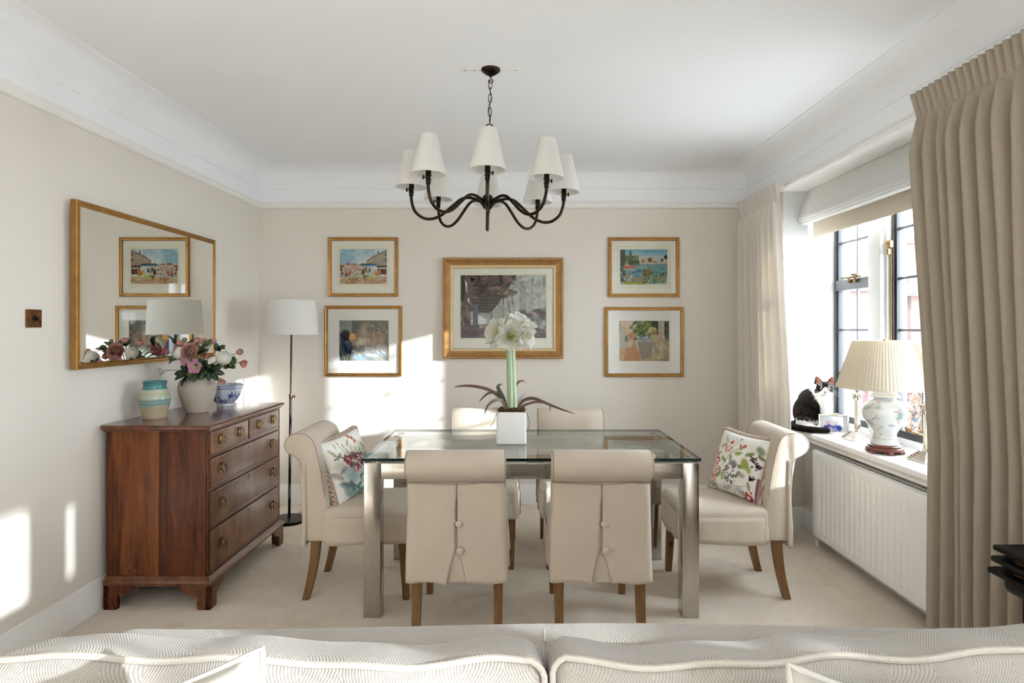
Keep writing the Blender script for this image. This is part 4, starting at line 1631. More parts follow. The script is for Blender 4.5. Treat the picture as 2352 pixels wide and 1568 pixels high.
def picture(label, px, canvas, art, prof, fw, mt, mount, lines):
    """px: outer box in world metres (x0, x1, z0, z1); art: inner picture (x0, x1, z0, z1)"""
    x0, x1, z0, z1 = px
    t, w, h = frame_thing('framed_picture', label, 'picture', 0, z0, z1, x0, x1, prof, mt, 'gilt framed pictures on the back wall')
    cx, cz = (x0 + x1) / 2, (z0 + z1) / 2
    ax0, ax1, az0, az1 = art[0] - cx, art[1] - cx, art[2] - cz, art[3] - cz
    mb = MB()
    W_, H_ = w / 2 - fw, h / 2 - fw
    y = -.009
    # mount board with a bevelled opening
    vs_ = [(-W_, y, -H_), (W_, y, -H_), (W_, y, H_), (-W_, y, H_), (ax0 - .003, y, az0 - .003), (ax1 + .003, y, az0 - .003), (ax1 + .003, y, az1 + .003), (ax0 - .003, y, az1 + .003),
           (ax0, y + .003, az0), (ax1, y + .003, az0), (ax1, y + .003, az1), (ax0, y + .003, az1)]
    fs_ = [(0, 1, 5, 4), (1, 2, 6, 5), (2, 3, 7, 6), (3, 0, 4, 7), (4, 5, 9, 8), (5, 6, 10, 9), (6, 7, 11, 10), (7, 4, 8, 11)]
    mb.add(vs_, fs_).build('mount', mount, t, smooth=False)
    MB().box(-W_, W_, -.003, -.0005, -H_, H_).build('backing_board', 'mount', t, smooth=False)
    for d, lw in lines:
        r_ = MB()
        a0, a1, b0_, b1_ = ax0 - d, ax1 + d, az0 - d, az1 + d
        for (p, q, r1, r2) in ((a0, a1, b0_, b0_ + lw), (a0, a1, b1_ - lw, b1_), (a0, a0 + lw, b0_, b1_), (a1 - lw, a1, b0_, b1_)):
            r_.box(p, q, y - .0006, y + .0002, r1, r2)
        r_.build('wash_line', 'mount_line', t, smooth=False)
    cW, cH = canvas.W, canvas.H
    g = MB()
    vs_ = [(lerp(ax0, ax1, i / (cW - 1)), y + .0035, lerp(az1, az0, j / (cH - 1))) for j in range(cH) for i in range(cW)]
    fs_ = [(j * cW + i, j * cW + i + 1, (j + 1) * cW + i + 1, (j + 1) * cW + i) for j in range(cH - 1) for i in range(cW - 1)]
    g.add(vs_, fs_).build('artwork', 'art', t, smooth=False, colors=canvas.flat(), fix=False)
    MB().box(-W_, W_, y - .0045, y - .003, -H_, H_).build('glazing', 'frame_glass', t, smooth=False)
    return t


def art_village():
    c = Canvas(150, 112, (214, 220, 222), 3)
    n = c.noise(4, 4)
    sky = np.clip(1.0 - c.x * .9 - c.y * .35 + (n - .5) * .9, 0, 1)
    c.put(sky, (120, 172, 200), .9)
    c.put(np.clip((c.noise(5) - .5) * 3, 0, 1) * (c.y < .45), (226, 232, 230), .8)
    c.rect(-.1, .44, .62, .75, (206, 194, 172), 1)
    c.poly([(.0, .52), (.0, .46), (.09, .455), (.11, .52)], (168, 96, 48))
    c.poly([(.11, .455), (.14, .40), (.22, .40), (.245, .46)], (176, 100, 52))
    c.poly([(.245, .46), (.31, .405), (.40, .455)], (178, 108, 60))
    c.rect(.12, .455, .23, .6, (226, 214, 200)).rect(.245, .47, .45, .6, (216, 186, 172))
    for x in (.16, .18, .21):
        c.rect(x, .48, x + .014, .51, (96, 120, 120), .8)
        c.rect(x, .54, x + .014, .565, (96, 110, 110), .8)
    c.poly([(.57, .33), (.65, .27), (.65, .24), (.79, .17), (.79, .14), (1.02, .03), (1.02, .46), (.57, .44)], (186, 164, 138))
    c.poly([(.57, .33), (.65, .27), (.655, .29), (.575, .345)], (90, 62, 46))
    c.poly([(.65, .25), (.79, .165), (.795, .185), (.655, .27)], (86, 58, 42))
    c.poly([(.78, .15), (1.02, .03), (1.02, .055), (.785, .17)], (84, 58, 44))
    c.rect(.80, .055, .825, .13, (82, 70, 62)).rect(.72, .14, .74, .19, (88, 76, 66))
    for x in np.linspace(.60, .98, 9):
        yy = .40 - (x - .6) * .35
        c.rect(x, yy, x + .012, yy + .05, (104, 88, 80), .7)
        c.rect(x, .36, x + .012, .40, (112, 96, 96), .6)
    c.rect(.96, .12, .99, .2, (70, 54, 48), .9).rect(.965, .27, .995, .38, (66, 50, 46), .9)
    c.rect(.75, .345, 1.0, .375, (166, 176, 196), .6)
    c.rect(.78, .44, 1.02, .56, (178, 152, 120))
    for x in (.83, .905, .98):
        c.ell(x, .505, .032, .032, (44, 30, 24), .95, .2)
    c.rect(.66, .53, 1.02, .555, (232, 226, 214))
    c.poly([(.40, .455), (.48, .405), (.60, .41), (.78, .42), (.76, .475), (.46, .465)], (96, 108, 96))
    c.poly([(.44, .46), (.62, .425), (.80, .42), (.78, .475), (.62, .485), (.47, .475)], (40, 96, 142))
    c.line([(.46, .47), (.6, .462), (.75, .468)], .008, (84, 142, 176), .9)
    c.rect(.80, .56, .99, .72, (84, 52, 44), .8).rect(.92, .58, .99, .72, (112, 34, 34), .7)
    c.dabs(90, (.0, .52, .62, .75), .012, [(196, 126, 104), (236, 228, 212), (140, 118, 96), (206, 172, 146), (84, 74, 66), (206, 198, 182), (120, 112, 96)], .8, 1.6, .1)
    for x, y in ((.04, .58), (.05, .70), (.50, .62), (.21, .70), (.64, .60), (.55, .58)):
        c.ell(x, y, .016, .05, (52, 46, 46), .9, .4)
    c.ell(.50, .66, .022, .06, (40, 40, 44), .95, .3)
    c.ell(.14, .75, .026, .035, (44, 38, 36), .95, .3)
    c.rect(0, .78, 1, 1.0, (208, 178, 142), 1, .05)
    c.dabs(160, (.0, .82, 1.0, 1.0), .014, [(196, 140, 96), (220, 196, 160), (172, 112, 76), (228, 210, 180), (186, 150, 118)], .6, 3, .1)
    c.dabs(70, (.52, .68, .84, .82), .016, [(198, 200, 96), (150, 160, 70), (222, 214, 130), (96, 104, 54), (226, 226, 190)], .85, 1.5)
    c.dabs(34, (.72, .60, .86, .70), .014, [(222, 150, 66), (226, 96, 84), (236, 196, 110)], .85)
    c.dabs(24, (.22, .80, .46, .88), .014, [(206, 80, 84), (200, 196, 110), (96, 112, 70), (226, 200, 140)], .85)
    c.dabs(16, (.1, .60, .24, .72), .02, [(214, 130, 110), (190, 90, 80)], .7)
    c.grain(30, .2)
    c.a = np.clip((c.a - 128) * 1.15 + 122, 20, 252) * .92 + c.a.mean(axis=2, keepdims=True) * .08
    return c


def art_supper():
    c = Canvas(150, 118, (122, 120, 108), 8)
    n = c.noise(6, 4)
    c.put(np.clip((n - .35) * 2, 0, 1), (98, 98, 90), .8)
    c.put(np.clip((c.noise(14) - .5) * 3, 0, 1), (142, 138, 122), .5)
    c.rect(0, 0, .26, .31, (160, 160, 152), .8)
    c.ell(.52, .40, .13, .24, (186, 158, 138), .75, .7)
    c.ell(.50, .24, .05, .07, (176, 166, 152), .8, .6)
    c.ell(.78, .50, .13, .20, (192, 156, 134), .75, .7, .5)
    c.ell(.72, .31, .06, .08, (132, 108, 88), .8, .6)
    c.ell(.70, .34, .04, .06, (190, 156, 134), .8, .5)
    for i in range(5):
        c.line([(.42 + .05 * i, .36 + .02 * i), (.50 + .04 * i, .60)], .006, (150, 120, 104), .5)
    c.ell(.47, .58, .17, .12, (214, 204, 180), .8, .7)
    c.ell(.64, .62, .13, .09, (176, 150, 138), .7, .7)
    c.ell(.60, .74, .40, .10, (130, 130, 128), .9, .5)
    c.line([(.38, .66), (.5, .70), (.66, .69), (.8, .62)], .006, (206, 200, 200), .7)
    c.ell(.70, .92, .5, .16, (196, 190, 178), .8, .8)
    c.dabs(80, (.3, .76, .98, 1.0), .02, [(150, 168, 182), (206, 204, 196), (124, 140, 154), (220, 214, 200)], .5, 3, .5)
    c.ell(.40, .93, .12, .05, (176, 204, 226), .8, .7, .3)
    c.ell(.13, .38, .09, .11, (42, 46, 42), .95, .4)
    c.poly([(.05, .48), (.2, .47), (.27, .62), (.24, .84), (.12, .78), (.06, .6)], (54, 76, 96))
    c.ell(.20, .60, .07, .10, (112, 104, 116), .8, .6, -.3)
    c.ell(.12, .68, .06, .12, (34, 72, 104), .8, .6, -.4)
    c.rect(0, .62, .1, 1, (112, 122, 120), .6)
    for p in ([(.02, .62), (.12, .86), (.15, 1)], [(.06, .58), (.16, .8), (.2, 1)], [(.22, .8), (.22, 1.)], [(.0, .7), (.08, 1)]):
        c.line(p, .010, (46, 56, 58), .8)
    c.poly([(.215, .32), (.31, .32), (.345, .465), (.20, .465)], (236, 176, 116))
    c.ell(.27, .50, .05, .03, (206, 160, 120), .7)
    c.rect(.262, .46, .276, .62, (196, 170, 140), .7)
    c.dabs(40, (.55, .05, .98, .40), .014, [(160, 156, 140), (96, 94, 84), (176, 170, 156)], .5, 2)
    c.grain(40, .25)
    c.a = np.clip((c.a - 128) * 1.25 + 124, 20, 250)
    return c


def art_barn():
    c = Canvas(196, 144, (178, 180, 172), 5)
    n = c.noise(5, 4)
    c.put(np.clip(c.noise(3, 3) * 1.4 - .5, 0, 1), (146, 150, 150), .9)
    # streaked plaster wall on the right
    st = np.repeat(c.noise(40, 2)[10:11, :], c.H, axis=0)
    c.put(np.clip((st - .45) * 2.5, 0, 1) * (c.x > .45), (138, 142, 144), .55)
    c.put(np.clip((c.noise(9) - .52) * 4, 0, 1) * (c.x > .5), (206, 206, 196), .6)
    c.poly([(0, 0), (.66, 0), (.60, .12), (.54, .22), (.49, .34), (.44, .46), (.38, .56), (.34, .60), (.0, .60)], (96, 86, 80))
    for (y, x0, x1, w) in ((.17, .12, .50, .022), (.25, .13, .50, .012), (.34, .14, .48, .010), (.40, .15, .46, .010), (.45, .16, .42, .009), (.50, .18, .40, .008), (.54, .2, .38, .008)):
        c.rect(x0, y - w, x1, y + w, (48, 42, 40), .9)
        c.rect(x0, y + w, x1, y + w * 1.9, (150, 140, 130), .7)
    c.dabs(70, (.12, .02, .62, .34), .022, [(66, 56, 52), (120, 106, 98), (150, 136, 126), (54, 48, 46)], .55, 2.4, .1)
    for p in ([(.13, .16), (.19, .06)], [(.5, .05), (.60, .12)], [(.46, .20), (.56, .10)], [(.52, .2), (.46, .28)]):
        c.line(p, .014, (140, 112, 100), .8)
        c.line([(a + .01, b + .02) for a, b in p], .006, (50, 38, 36), .8)
    # left timber posts and gaps of light
    c.rect(0, 0, .05, 1, (60, 60, 64)).rect(.05, .0, .12, .9, (112, 100, 92))
    c.poly([(.05, .08), (.075, .12), (.08, .28), (.07, .27)], (214, 214, 208))
    c.rect(.085, .37, .105, .45, (218, 218, 212)).rect(.03, .50, .11, .82, (86, 76, 74)).rect(.122, .57, .142, .76, (206, 206, 202))
    c.rect(.145, .46, .205, .80, (112, 118, 124))
    c.dabs(50, (.0, .45, .13, .85), .016, [(60, 54, 54), (130, 118, 112), (150, 142, 138)], .5, 2, 1.5)
    c.poly([(.205, .78), (.205, .63), (.30, .70), (.31, .78)], (214, 220, 222))
    c.rect(.205, .775, .40, .80, (176, 136, 104), .9).rect(.20, .82, .40, .84, (226, 220, 218))
    c.rect(.0, .80, .22, .86, (58, 52, 56), .8)
    c.poly([(0, .9), (.2, .84), (.5, .84), (1, .92), (1, 1), (0, 1)], (112, 100, 104))
    c.dabs(60, (.0, .84, .5, 1.0), .03, [(96, 84, 90), (134, 120, 124), (150, 140, 140)], .5, 3, 0)
    for x in (.34, .36, .40, .43, .46):
        c.line([(x, .60 - (x - .34)), (x + .004, .82)], .006, (176, 178, 174), .7)
        c.line([(x + .012, .6 - (x - .34)), (x + .014, .82)], .004, (92, 92, 92), .6)
    for p in ([(.50, .36), (.50, .46)], [(.60, .26), (.605, .42), (.61, .48)], [(.56, .44), (.58, .64)], [(.84, .05), (.84, .14)], [(.57, .30), (.56, .31)]):
        c.line(p, .005, (84, 78, 74), .8)
    c.poly([(.70, .62), (.82, .56), (1, .52), (1, .9), (.86, .86), (.76, .72)], (118, 120, 124), .85)
    c.poly([(.72, .66), (.81, .60), (.80, .76), (.74, .72)], (122, 96, 90), .85)
    c.dabs(90, (.70, .56, 1.0, .95), .018, [(96, 98, 104), (150, 150, 150), (176, 172, 170), (120, 100, 98), (80, 80, 86)], .55, 2, .3)
    c.poly([(.78, .76), (.90, .86), (.88, .90), (.76, .82)], (80, 70, 66), .8)
    c.dabs(50, (.80, .74, .98, .84), .014, [(196, 192, 190), (150, 146, 150)], .6, 1.6)
    c.grain(36, .3)
    c.a = np.clip((c.a - 128) * 1.45 + 122, 18, 250)
    return c


def art_river():
    c = Canvas(150, 110, (196, 214, 214), 21)
    c.put(np.clip(1 - c.y / .22, 0, 1), (92, 164, 196), .95)
    c.put(np.clip((c.noise(5) - .5) * 2, 0, 1) * (c.y < .3), (222, 226, 220), .5)
    c.rect(0, .40, 1, .82, (128, 166, 164), 1)
    c.put(np.clip((c.noise(4, 3) - .45) * 2.5, 0, 1) * (c.y > .40) * (c.y < .85), (168, 190, 184), .8)
    c.dabs(70, (.1, .52, .98, .80), .014, [(72, 140, 168), (104, 170, 176), (60, 120, 130), (150, 196, 200)], .6, 4, 0)
    c.poly([(.40, .26), (.52, .24), (.52, .20), (.60, .20), (.62, .28), (.76, .28), (.78, .24), (.84, .25), (.86, .30), (1, .30), (1, .40), (.40, .41)], (222, 206, 184))
    c.dabs(40, (.42, .26, .98, .38), .010, [(170, 130, 96), (232, 222, 206), (150, 110, 84), (120, 92, 76)], .75, 1.2)
    c.rect(.66, .335, .75, .36, (110, 80, 66), .8)
    for x, y, r_, cc in ((.63, .30, .045, (120, 88, 40)), (.49, .34, .03, (150, 130, 60)), (.88, .31, .032, (86, 112, 92)), (.97, .22, .045, (54, 50, 44))):
        c.ell(x, y, r_, r_, cc, .9, .4)
    c.dabs(110, (.08, .18, .40, .40), .022, [(110, 130, 66), (74, 98, 54), (146, 156, 92), (60, 80, 52), (130, 120, 60)], .75)
    c.ell(.22, .22, .035, .15, (84, 96, 46), .9, .5)
    c.ell(.05, .20, .06, .22, (58, 74, 62), .95, .4)
    c.dabs(60, (.0, .03, .1, .98), .02, [(50, 66, 58), (72, 92, 78), (40, 54, 46)], .8)
    c.dabs(40, (.18, .32, .38, .43), .02, [(48, 60, 44), (66, 84, 56)], .8)
    c.poly([(.08, .51), (.09, .46), (.12, .44), (.22, .44), (.24, .465), (.32, .47), (.38, .43), (.33, .50), (.30, .53), (.08, .535)], (206, 112, 84))
    c.rect(.10, .435, .22, .455, (236, 214, 170)).rect(.08, .50, .32, .525, (212, 92, 84), .9).rect(.08, .535, .30, .61, (206, 200, 180), .6)
    c.rect(.88, .405, .96, .425, (206, 150, 130), .8)
    c.poly([(.08, .92), (.5, .88), (.56, 1.0), (.08, 1.0)], (168, 178, 74))
    c.poly([(.25, .80), (.48, .80), (.5, .9), (.2, .93)], (170, 158, 134))
    c.dabs(190, (.48, .68, .95, .96), .018, [(70, 108, 78), (112, 140, 96), (196, 196, 150), (40, 66, 48), (206, 160, 136), (96, 160, 130), (150, 164, 100)], .8)
    c.dabs(26, (.50, .58, .66, .75), .02, [(164, 112, 84), (150, 120, 70), (130, 96, 70)], .7, 1.5, 1.2)
    c.ell(.155, .78, .030, .07, (206, 140, 120), .9, .5).ell(.15, .69, .018, .02, (176, 176, 160), .9)
    c.ell(.23, .77, .035, .06, (226, 226, 220), .85, .5).ell(.22, .72, .016, .02, (50, 44, 40), .9)
    c.line([(.14, .85), (.15, .93)], .012, (120, 90, 74), .8)
    c.line([(.2, .8), (.27, .86), (.29, .92)], .008, (90, 76, 70), .8)
    c.grain(36, .18)
    return c


def art_tea():
    c = Canvas(148, 120, (206, 198, 180), 31)
    c.rect(.28, 0, .80, .42, (92, 112, 62), 1, .02)
    c.dabs(170, (.28, .0, .78, .42), .022, [(120, 140, 70), (70, 98, 60), (160, 166, 100), (52, 84, 58), (180, 178, 124), (96, 120, 60)], .7, 2.2, -.6)
    c.rect(.64, 0, .78, .30, (60, 92, 74), .8).rect(.90, .0, 1, .5, (70, 100, 82), .95)
    c.dabs(30, (.90, .0, 1.0, .48), .02, [(52, 84, 66), (110, 130, 104), (176, 110, 96)], .6)
    c.rect(.78, 0, .89, .46, (196, 182, 168))
    c.poly([(.02, .0), (.30, .0), (.22, .16), (.10, .17), (.04, .08)], (236, 206, 178))
    c.rect(0, .34, .12, .72, (206, 200, 182))
    c.rect(0, .0, .012, .34, (60, 76, 66))
    c.rect(.12, .36, .16, .5, (74, 106, 84), .8)
    c.rect(0, .72, 1, 1, (206, 184, 148), 1, .06)
    c.dabs(60, (.0, .72, .25, 1.0), .024, [(222, 176, 112), (232, 206, 160), (196, 150, 96)], .6, 2.5, 0)
    c.poly([(.34, .40), (.60, .37), (.72, .46), (.70, .52), (.42, .54)], (204, 204, 198))
    c.dabs(50, (.36, .38, .68, .52), .014, [(120, 132, 140), (226, 226, 220), (96, 108, 116), (176, 184, 184)], .75, 1.8, 0)
    c.poly([(.36, .52), (.70, .50), (.64, .92), (.46, .95), (.40, .80)], (174, 162, 144))
    for x in (.46, .52, .58, .63):
        c.line([(x, .54), (x - .01, .92)], .010, (150, 138, 122), .6)
        c.line([(x + .02, .54), (x + .015, .9)], .008, (196, 186, 170), .6)
    # standing figure in a peach dress
    c.poly([(.18, .30), (.28, .28), (.30, .46), (.34, .66), (.45, .99), (.08, .99), (.15, .70), (.17, .48)], (214, 150, 106))
    for (x0, x1) in ((.2, .1), (.22, .16), (.24, .22), (.26, .30), (.28, .36), (.29, .42)):
        c.line([(x0, .50), (x1, .98)], .010, (184, 116, 74), .6)
        c.line([(x0 + .015, .52), (x1 + .025, .98)], .007, (240, 206, 170), .6)
    c.ell(.22, .56, .05, .09, (222, 222, 206), .7, .6, .5)
    c.ell(.17, .25, .09, .06, (228, 200, 164), .8, .5)
    c.ell(.24, .16, .035, .04, (122, 126, 70), .85)
    c.ell(.31, .12, .05, .02, (230, 214, 196), .85, .5, -.9)
    c.line([(.2, .32), (.27, .46)], .02, (196, 116, 72), .6)
    # two seated figures
    c.ell(.665, .23, .085, .065, (224, 206, 158), .95, .3)
    c.ell(.68, .25, .045, .04, (184, 152, 104), .8)
    c.poly([(.62, .34), (.74, .32), (.80, .44), (.78, .70), (.84, .98), (.64, .98), (.70, .74), (.68, .52)], (206, 188, 146))
    c.poly([(.78, .36), (.90, .38), (.95, .52), (.98, .96), (.86, .98), (.80, .62)], (206, 198, 184))
    c.ell(.81, .32, .045, .03, (206, 130, 94), .9)
    c.ell(.81, .36, .04, .05, (222, 186, 156), .8)
    c.dabs(70, (.66, .46, .96, .96), .018, [(182, 164, 124), (224, 212, 180), (170, 150, 118), (214, 204, 190)], .5, 3, 1.2)
    c.dabs(22, (.9, .5, 1., 1.), .02, [(196, 164, 112), (176, 150, 110)], .6, 3, 1.5)
    c.line([(.70, .97), (.96, .975)], .006, (80, 70, 64), .8)
    c.grain(36, .14)
    return c


def wx(px):
    return (px - 1176) * 4.73 / 1400


def wz(py):
    return 1.36 - (py - 754) * 4.73 / 1400


def pic(label, o, a, canvas, prof, fw, mt, mount, lines):
    # wall positions measured on the photograph, turned into metres on the back wall plane
    picture(label, (wx(o[0]), wx(o[2]), wz(o[3]), wz(o[1])), canvas, (wx(a[0]), wx(a[2]), wz(a[3]), wz(a[1])), prof, fw, mt, mount, lines)


pic('small gilt framed watercolour of a village market square', (754, 545, 914, 681), (780, 572, 888, 652), art_village(), thin_prof, .0245, 'gold', 'mount', [(.020, .0025), (.010, .002)])
pic('gilt framed print of figures at supper beside a glowing lamp', (746, 702, 923, 864), (779, 736, 892, 828), art_supper(), thin_prof, .0245, 'gold', 'mount_white', [(.008, .0015), (.04, .001)])
pic('large gilt framed painting of a grey timbered barn', (1018, 593, 1293, 823), (1058, 632, 1254, 776), art_barn(), wide_prof, .0765, 'gold_wood', 'mount', [(.010, .002)])
pic('small gilt framed watercolour of a river with a red boat', (1397, 545, 1560, 682), (1424.5, 573, 1533, 653), art_river(), thin_prof, .0245, 'gold', 'mount', [(.024, .003), (.012, .002)])
pic('gilt framed print of ladies taking tea in a garden', (1389, 705, 1570, 865), (1423, 737, 1537, 829), art_tea(), thin_prof, .0245, 'gold', 'mount_white', [(.010, .0015), (.045, .001)])

# ------------------------------------------------------------------ mirror on the left wall
t = thing('wall_mirror', 'large gilt framed mirror hanging above the chest', 'mirror', (-1.990, 3.390, 1.558), rot=(0, 0, R(90)))
mprof = [(0, 0), (0, -.026), (.002, -.030), (.008, -.030), (.012, -.026), (.018, -.027), (.024, -.024), (.027, -.026), (.030, -.024), (.031, -.016), (.031, 0)]
MB().frame(1.285, .770, mprof).build('frame', 'gold', t, angle=20)
MB().box(-.615, .615, -.0245, -.020, -.357, .357).build('mirror_glass', 'mirror', t, smooth=False)
MB().box(-.62, .62, -.019, -.002, -.36, .36).build('backing_board', 'turned', t, smooth=False)

# light switch on the left wall
t = thing('light_switch', 'square tarnished copper light switch on the left wall', 'light switch', (XL(2.568), 2.568, 1.402))
MB().box(0, .006, -.041, .041, -.038, .038, b=.002).build('plate', 'switch', t)
s_ = MB()
s_.xf = Matrix.Rotation(R(90), 4, 'Y')
s_.lathe([(.013, .005), (.013, .009), (.009, .011), (.006, .010)], (0, 0, 0), 20)
s_.lathe([(.005, .009), (.005, .020), (.004, .022)], (0, 0, 0), 12)
s_.build('dimmer_knob', 'hole', t)

# ------------------------------------------------------------------ chandelier
CC = (-.102, 2.92)
t = thing('chandelier', 'bronze eight-arm chandelier with white cone shades', 'chandelier', (CC[0], CC[1], ZC), rot=(0, R(1.3), 0))
MB().lathe([(.047, 0), (.0465, -.005), (.042, -.010), (.032, -.018), (.020, -.026), (.012, -.030), (.005, -.036)], (0, 0, 0), 28).build('ceiling_rose', 'bronze', t, angle=50)
ZT = 2.335 - ZC
MB().tube(smooth_path([(0, 0, -.036), (.004, 0, -.044), (.012, 0, -.055), (.004, 0, -.066), (-.009, 0, -.058), (-.006, 0, -.048)], 5), .0022, 8).build('hook', 'bronze', t)
nl = 6
zl0, zl1 = -.056, ZT + .012
Ll = (zl0 - zl1) / nl
for i in range(nl):
    zc_ = zl0 - Ll * (i + .5)
    pts = []
    for k in range(20):
        a = 2 * PI * k / 20
        px_ = .0075 * math.cos(a)
        pz_ = (Ll * .5 + .003 - .0075) * (1 if math.sin(a) > 0 else -1) + .0075 * math.sin(a)
        p_ = (px_, 0, zc_ + pz_) if i % 2 == 0 else (0, px_, zc_ + pz_)
        pts.append(p_)
    MB().tube(pts, .0017, 6, closed=True).build('chain_link', 'bronze', t)
MB().tube(smooth_path([(.0, .004, -.04), (-.008, .004, -.08), (.006, -.004, -.13), (-.006, .004, -.18), (.004, -.002, -.23), (0, 0, ZT)], 6), .0016, 6).build('flex', 'cable', t)
MB().tube([(.016 * math.sin(a) * (1 - .35 * (math.cos(a) < 0) * abs(math.cos(a))), 0, ZT - .008 + .011 * math.cos(a)) for a in [2 * PI * i / 24 for i in range(24)]], .0028, 8, closed=True).build('top_loop', 'bronze', t)
HZ = 1.965 - ZC
MB().tube([(0, 0, ZT - .02), (0, 0, HZ + .02)], .006, 10).build('stem', 'bronze', t)
MB().lathe([(.004, .036), (.016, .034), (.026, .024), (.028, .008), (.034, .000), (.036, -.008), (.032, -.014), (.026, -.018), (.022, -.028), (.014, -.034), (.008, -.038), (.0075, -.060), (.0085, -.064), (.0075, -.068), (.0075, -.132), (.005, -.136)], (0, 0, HZ), 28).build('hub', 'bronze', t, angle=40)
SZ = 2.024 - ZC      # bottom rim of the shades
arm_prof = [(.028, .000), (.060, .012), (.095, .018), (.130, .008), (.170, -.026), (.215, -.066), (.262, -.088), (.308, -.084), (.346, -.054), (.362, -.010), (.365, .020), (.365, .034)]
for k in range(8):
    a0 = R(-88 + 45 * k)
    ca, sa = math.cos(a0), math.sin(a0)
    pts = smooth_path([(r_ * ca, r_ * sa, HZ + z) for r_, z in arm_prof], 5)
    arm = MB().tube(pts, .0072, 10).build('arm', 'bronze', t)
    cx_, cy_ = .365 * ca, .365 * sa
    cup = MB().lathe([(.0075, -.040), (.0105, -.038), (.0105, -.022), (.0140, -.018), (.0105, -.014), (.0105, -.004), (.0150, -.001), (.012, .003), (.012, .010), (.0115, .055)], (cx_, cy_, SZ - .004), 16)
    side = (-sa, ca) if k in (5, 6, 7, 4) else (sa, -ca)
    if k in (0, 4):
        side = (1, 0)
    kx, ky = (1, 0) if ca > 0 else (-1, 0)
    cup.tube([(cx_, cy_, SZ - .012), (cx_ + kx * .020, cy_ + ky * .02, SZ - .012)], .003, 8)
    cup.xf = Matrix.Translation((cx_ + kx * .022, cy_, SZ - .012)) @ Matrix.Rotation(R(90), 4, 'Y')
    cup.lathe([(.004, -.004), (.010, -.002), (.010, .002), (.004, .004)], (0, 0, 0), 12)
    cup.xf = None
    cup.build('lamp_holder', 'bronze', t, angle=40)
    sh = MB()
    sh.lathe([(.0765, 0), (.0770, .002), (.0375, .171), (.0370, .1725), (.0355, .1725), (.0355, .171), (.0745, .003), (.0745, 0)], (cx_, cy_, SZ), 36, False, False)
    sh.f += [tuple(7 * 36 + i if j == 0 else 7 * 36 + (i + 1) % 36 if j == 1 else (i + 1) % 36 if j == 2 else i for j in range(4)) for i in range(36)]
    sh.mi += [0] * 36
    sho = sh.build('lamp_shade', 'shade', t, angle=50)
    gim = MB()
    for q in range(3):
        aa = a0 + q * 2 * PI / 3 + .5
        gim.tube([(cx_ + .073 * math.cos(aa), cy_ + .073 * math.sin(aa), SZ + .004), (cx_, cy_, SZ + .05)], .0013, 6)
    gim.build('shade_wire', 'plastic_white', sho)

t = thing('ceiling_plate', 'white filler strip with red marks beside the chandelier rose', 'ceiling plate', (CC[0] + .005, CC[1] - .003, ZC))
pl = MB().block((0, 0, -.002), (.142, .010, .0022), .002, 2, (6, 2, 1))
pl.build('strip', 'gloss_white', t)
for x in (-.128, -.083, .115):
    MB().lathe([(.004, -.0052), (.003, -.0040)], (x, 0, 0), 10).build('screw_mark', 'turned', t)

# ------------------------------------------------------------------ floor lamp
LX, LY = -1.572, 4.30
t = thing('floor_lamp', 'slim bronze floor lamp with white drum shade in the corner', 'lamp', (LX, LY, 0), rot=(0, R(.7), 0))
MB().lathe([(.114, 0), (.116, .004), (.116, .020), (.112, .024), (.014, .026), (.010, .034)], (0, 0, 0), 40).build('base', 'black_metal', t, angle=40)
MB().lathe([(.0095, .026), (.0095, .86), (.0085, .87)], (0, 0, 0), 16).build('lower_pole', 'black_metal', t, angle=40)
MB().lathe([(.0065, .85), (.0065, 1.36), (.010, 1.365), (.010, 1.40)], (0, 0, 0), 16).build('upper_pole', 'lamp_bronze', t, angle=40)
kb = MB().lathe([(.011, .862), (.0125, .868), (.0125, .892), (.011, .898)], (0, 0, 0), 16)
kb.tube([(0, 0, .88), (.026, -.004, .88)], .004, 8)
kb.xf = Matrix.Translation((.028, -.004, .88)) @ Matrix.Rotation(R(90), 4, 'Y')
kb.lathe([(.004, -.003), (.012, -.001), (.012, .002), (.005, .005)], (0, 0, 0), 14)
kb.build('clamp_knob', 'lamp_bronze', t, angle=40)
sh = MB()
sh.lathe([(.1825, 1.318), (.1830, 1.320), (.1675, 1.556), (.1670, 1.558), (.1650, 1.557), (.1805, 1.319)], (0, 0, 0), 64, False, False)
sh.f += [(5 * 64 + i, 5 * 64 + (i + 1) % 64, (i + 1) % 64, i) for i in range(64)]
sh.mi += [0] * 64
sho = sh.build('lamp_shade', 'shade', t, angle=50)
MB().box(.167, .1745, -.002, .002, 1.318, 1.556).build('seam', 'shade', sho)
gm = MB()
for q in range(3):
    aa = q * 2 * PI / 3
    gm.tube([(.166 * math.cos(aa), .166 * math.sin(aa), 1.545), (.012 * math.cos(aa), .012 * math.sin(aa), 1.39)], .0015, 6)
gm.build('shade_wire', 'silver', sho)
MB().tube(smooth_path([(.02, .10, .018), (.05, .13, .035), (.12, .16, .07), (.19, .18, .085), (.25, .17, .06), (.28, .16, .004)], 6), .0028, 6).build('flex', 'cable', t)

t = thing('junction_box', 'small white box against the skirting beside the floor lamp', 'box', (-1.60 + .12, 4.60, 0))
MB().box(-.05, .09, -.035, .035, .0, .118, b=.008).build('body', 'plastic_white', t)
MB().box(-.03, .07, -.0365, -.034, .05, .056).build('slot', 'mount_line', t)

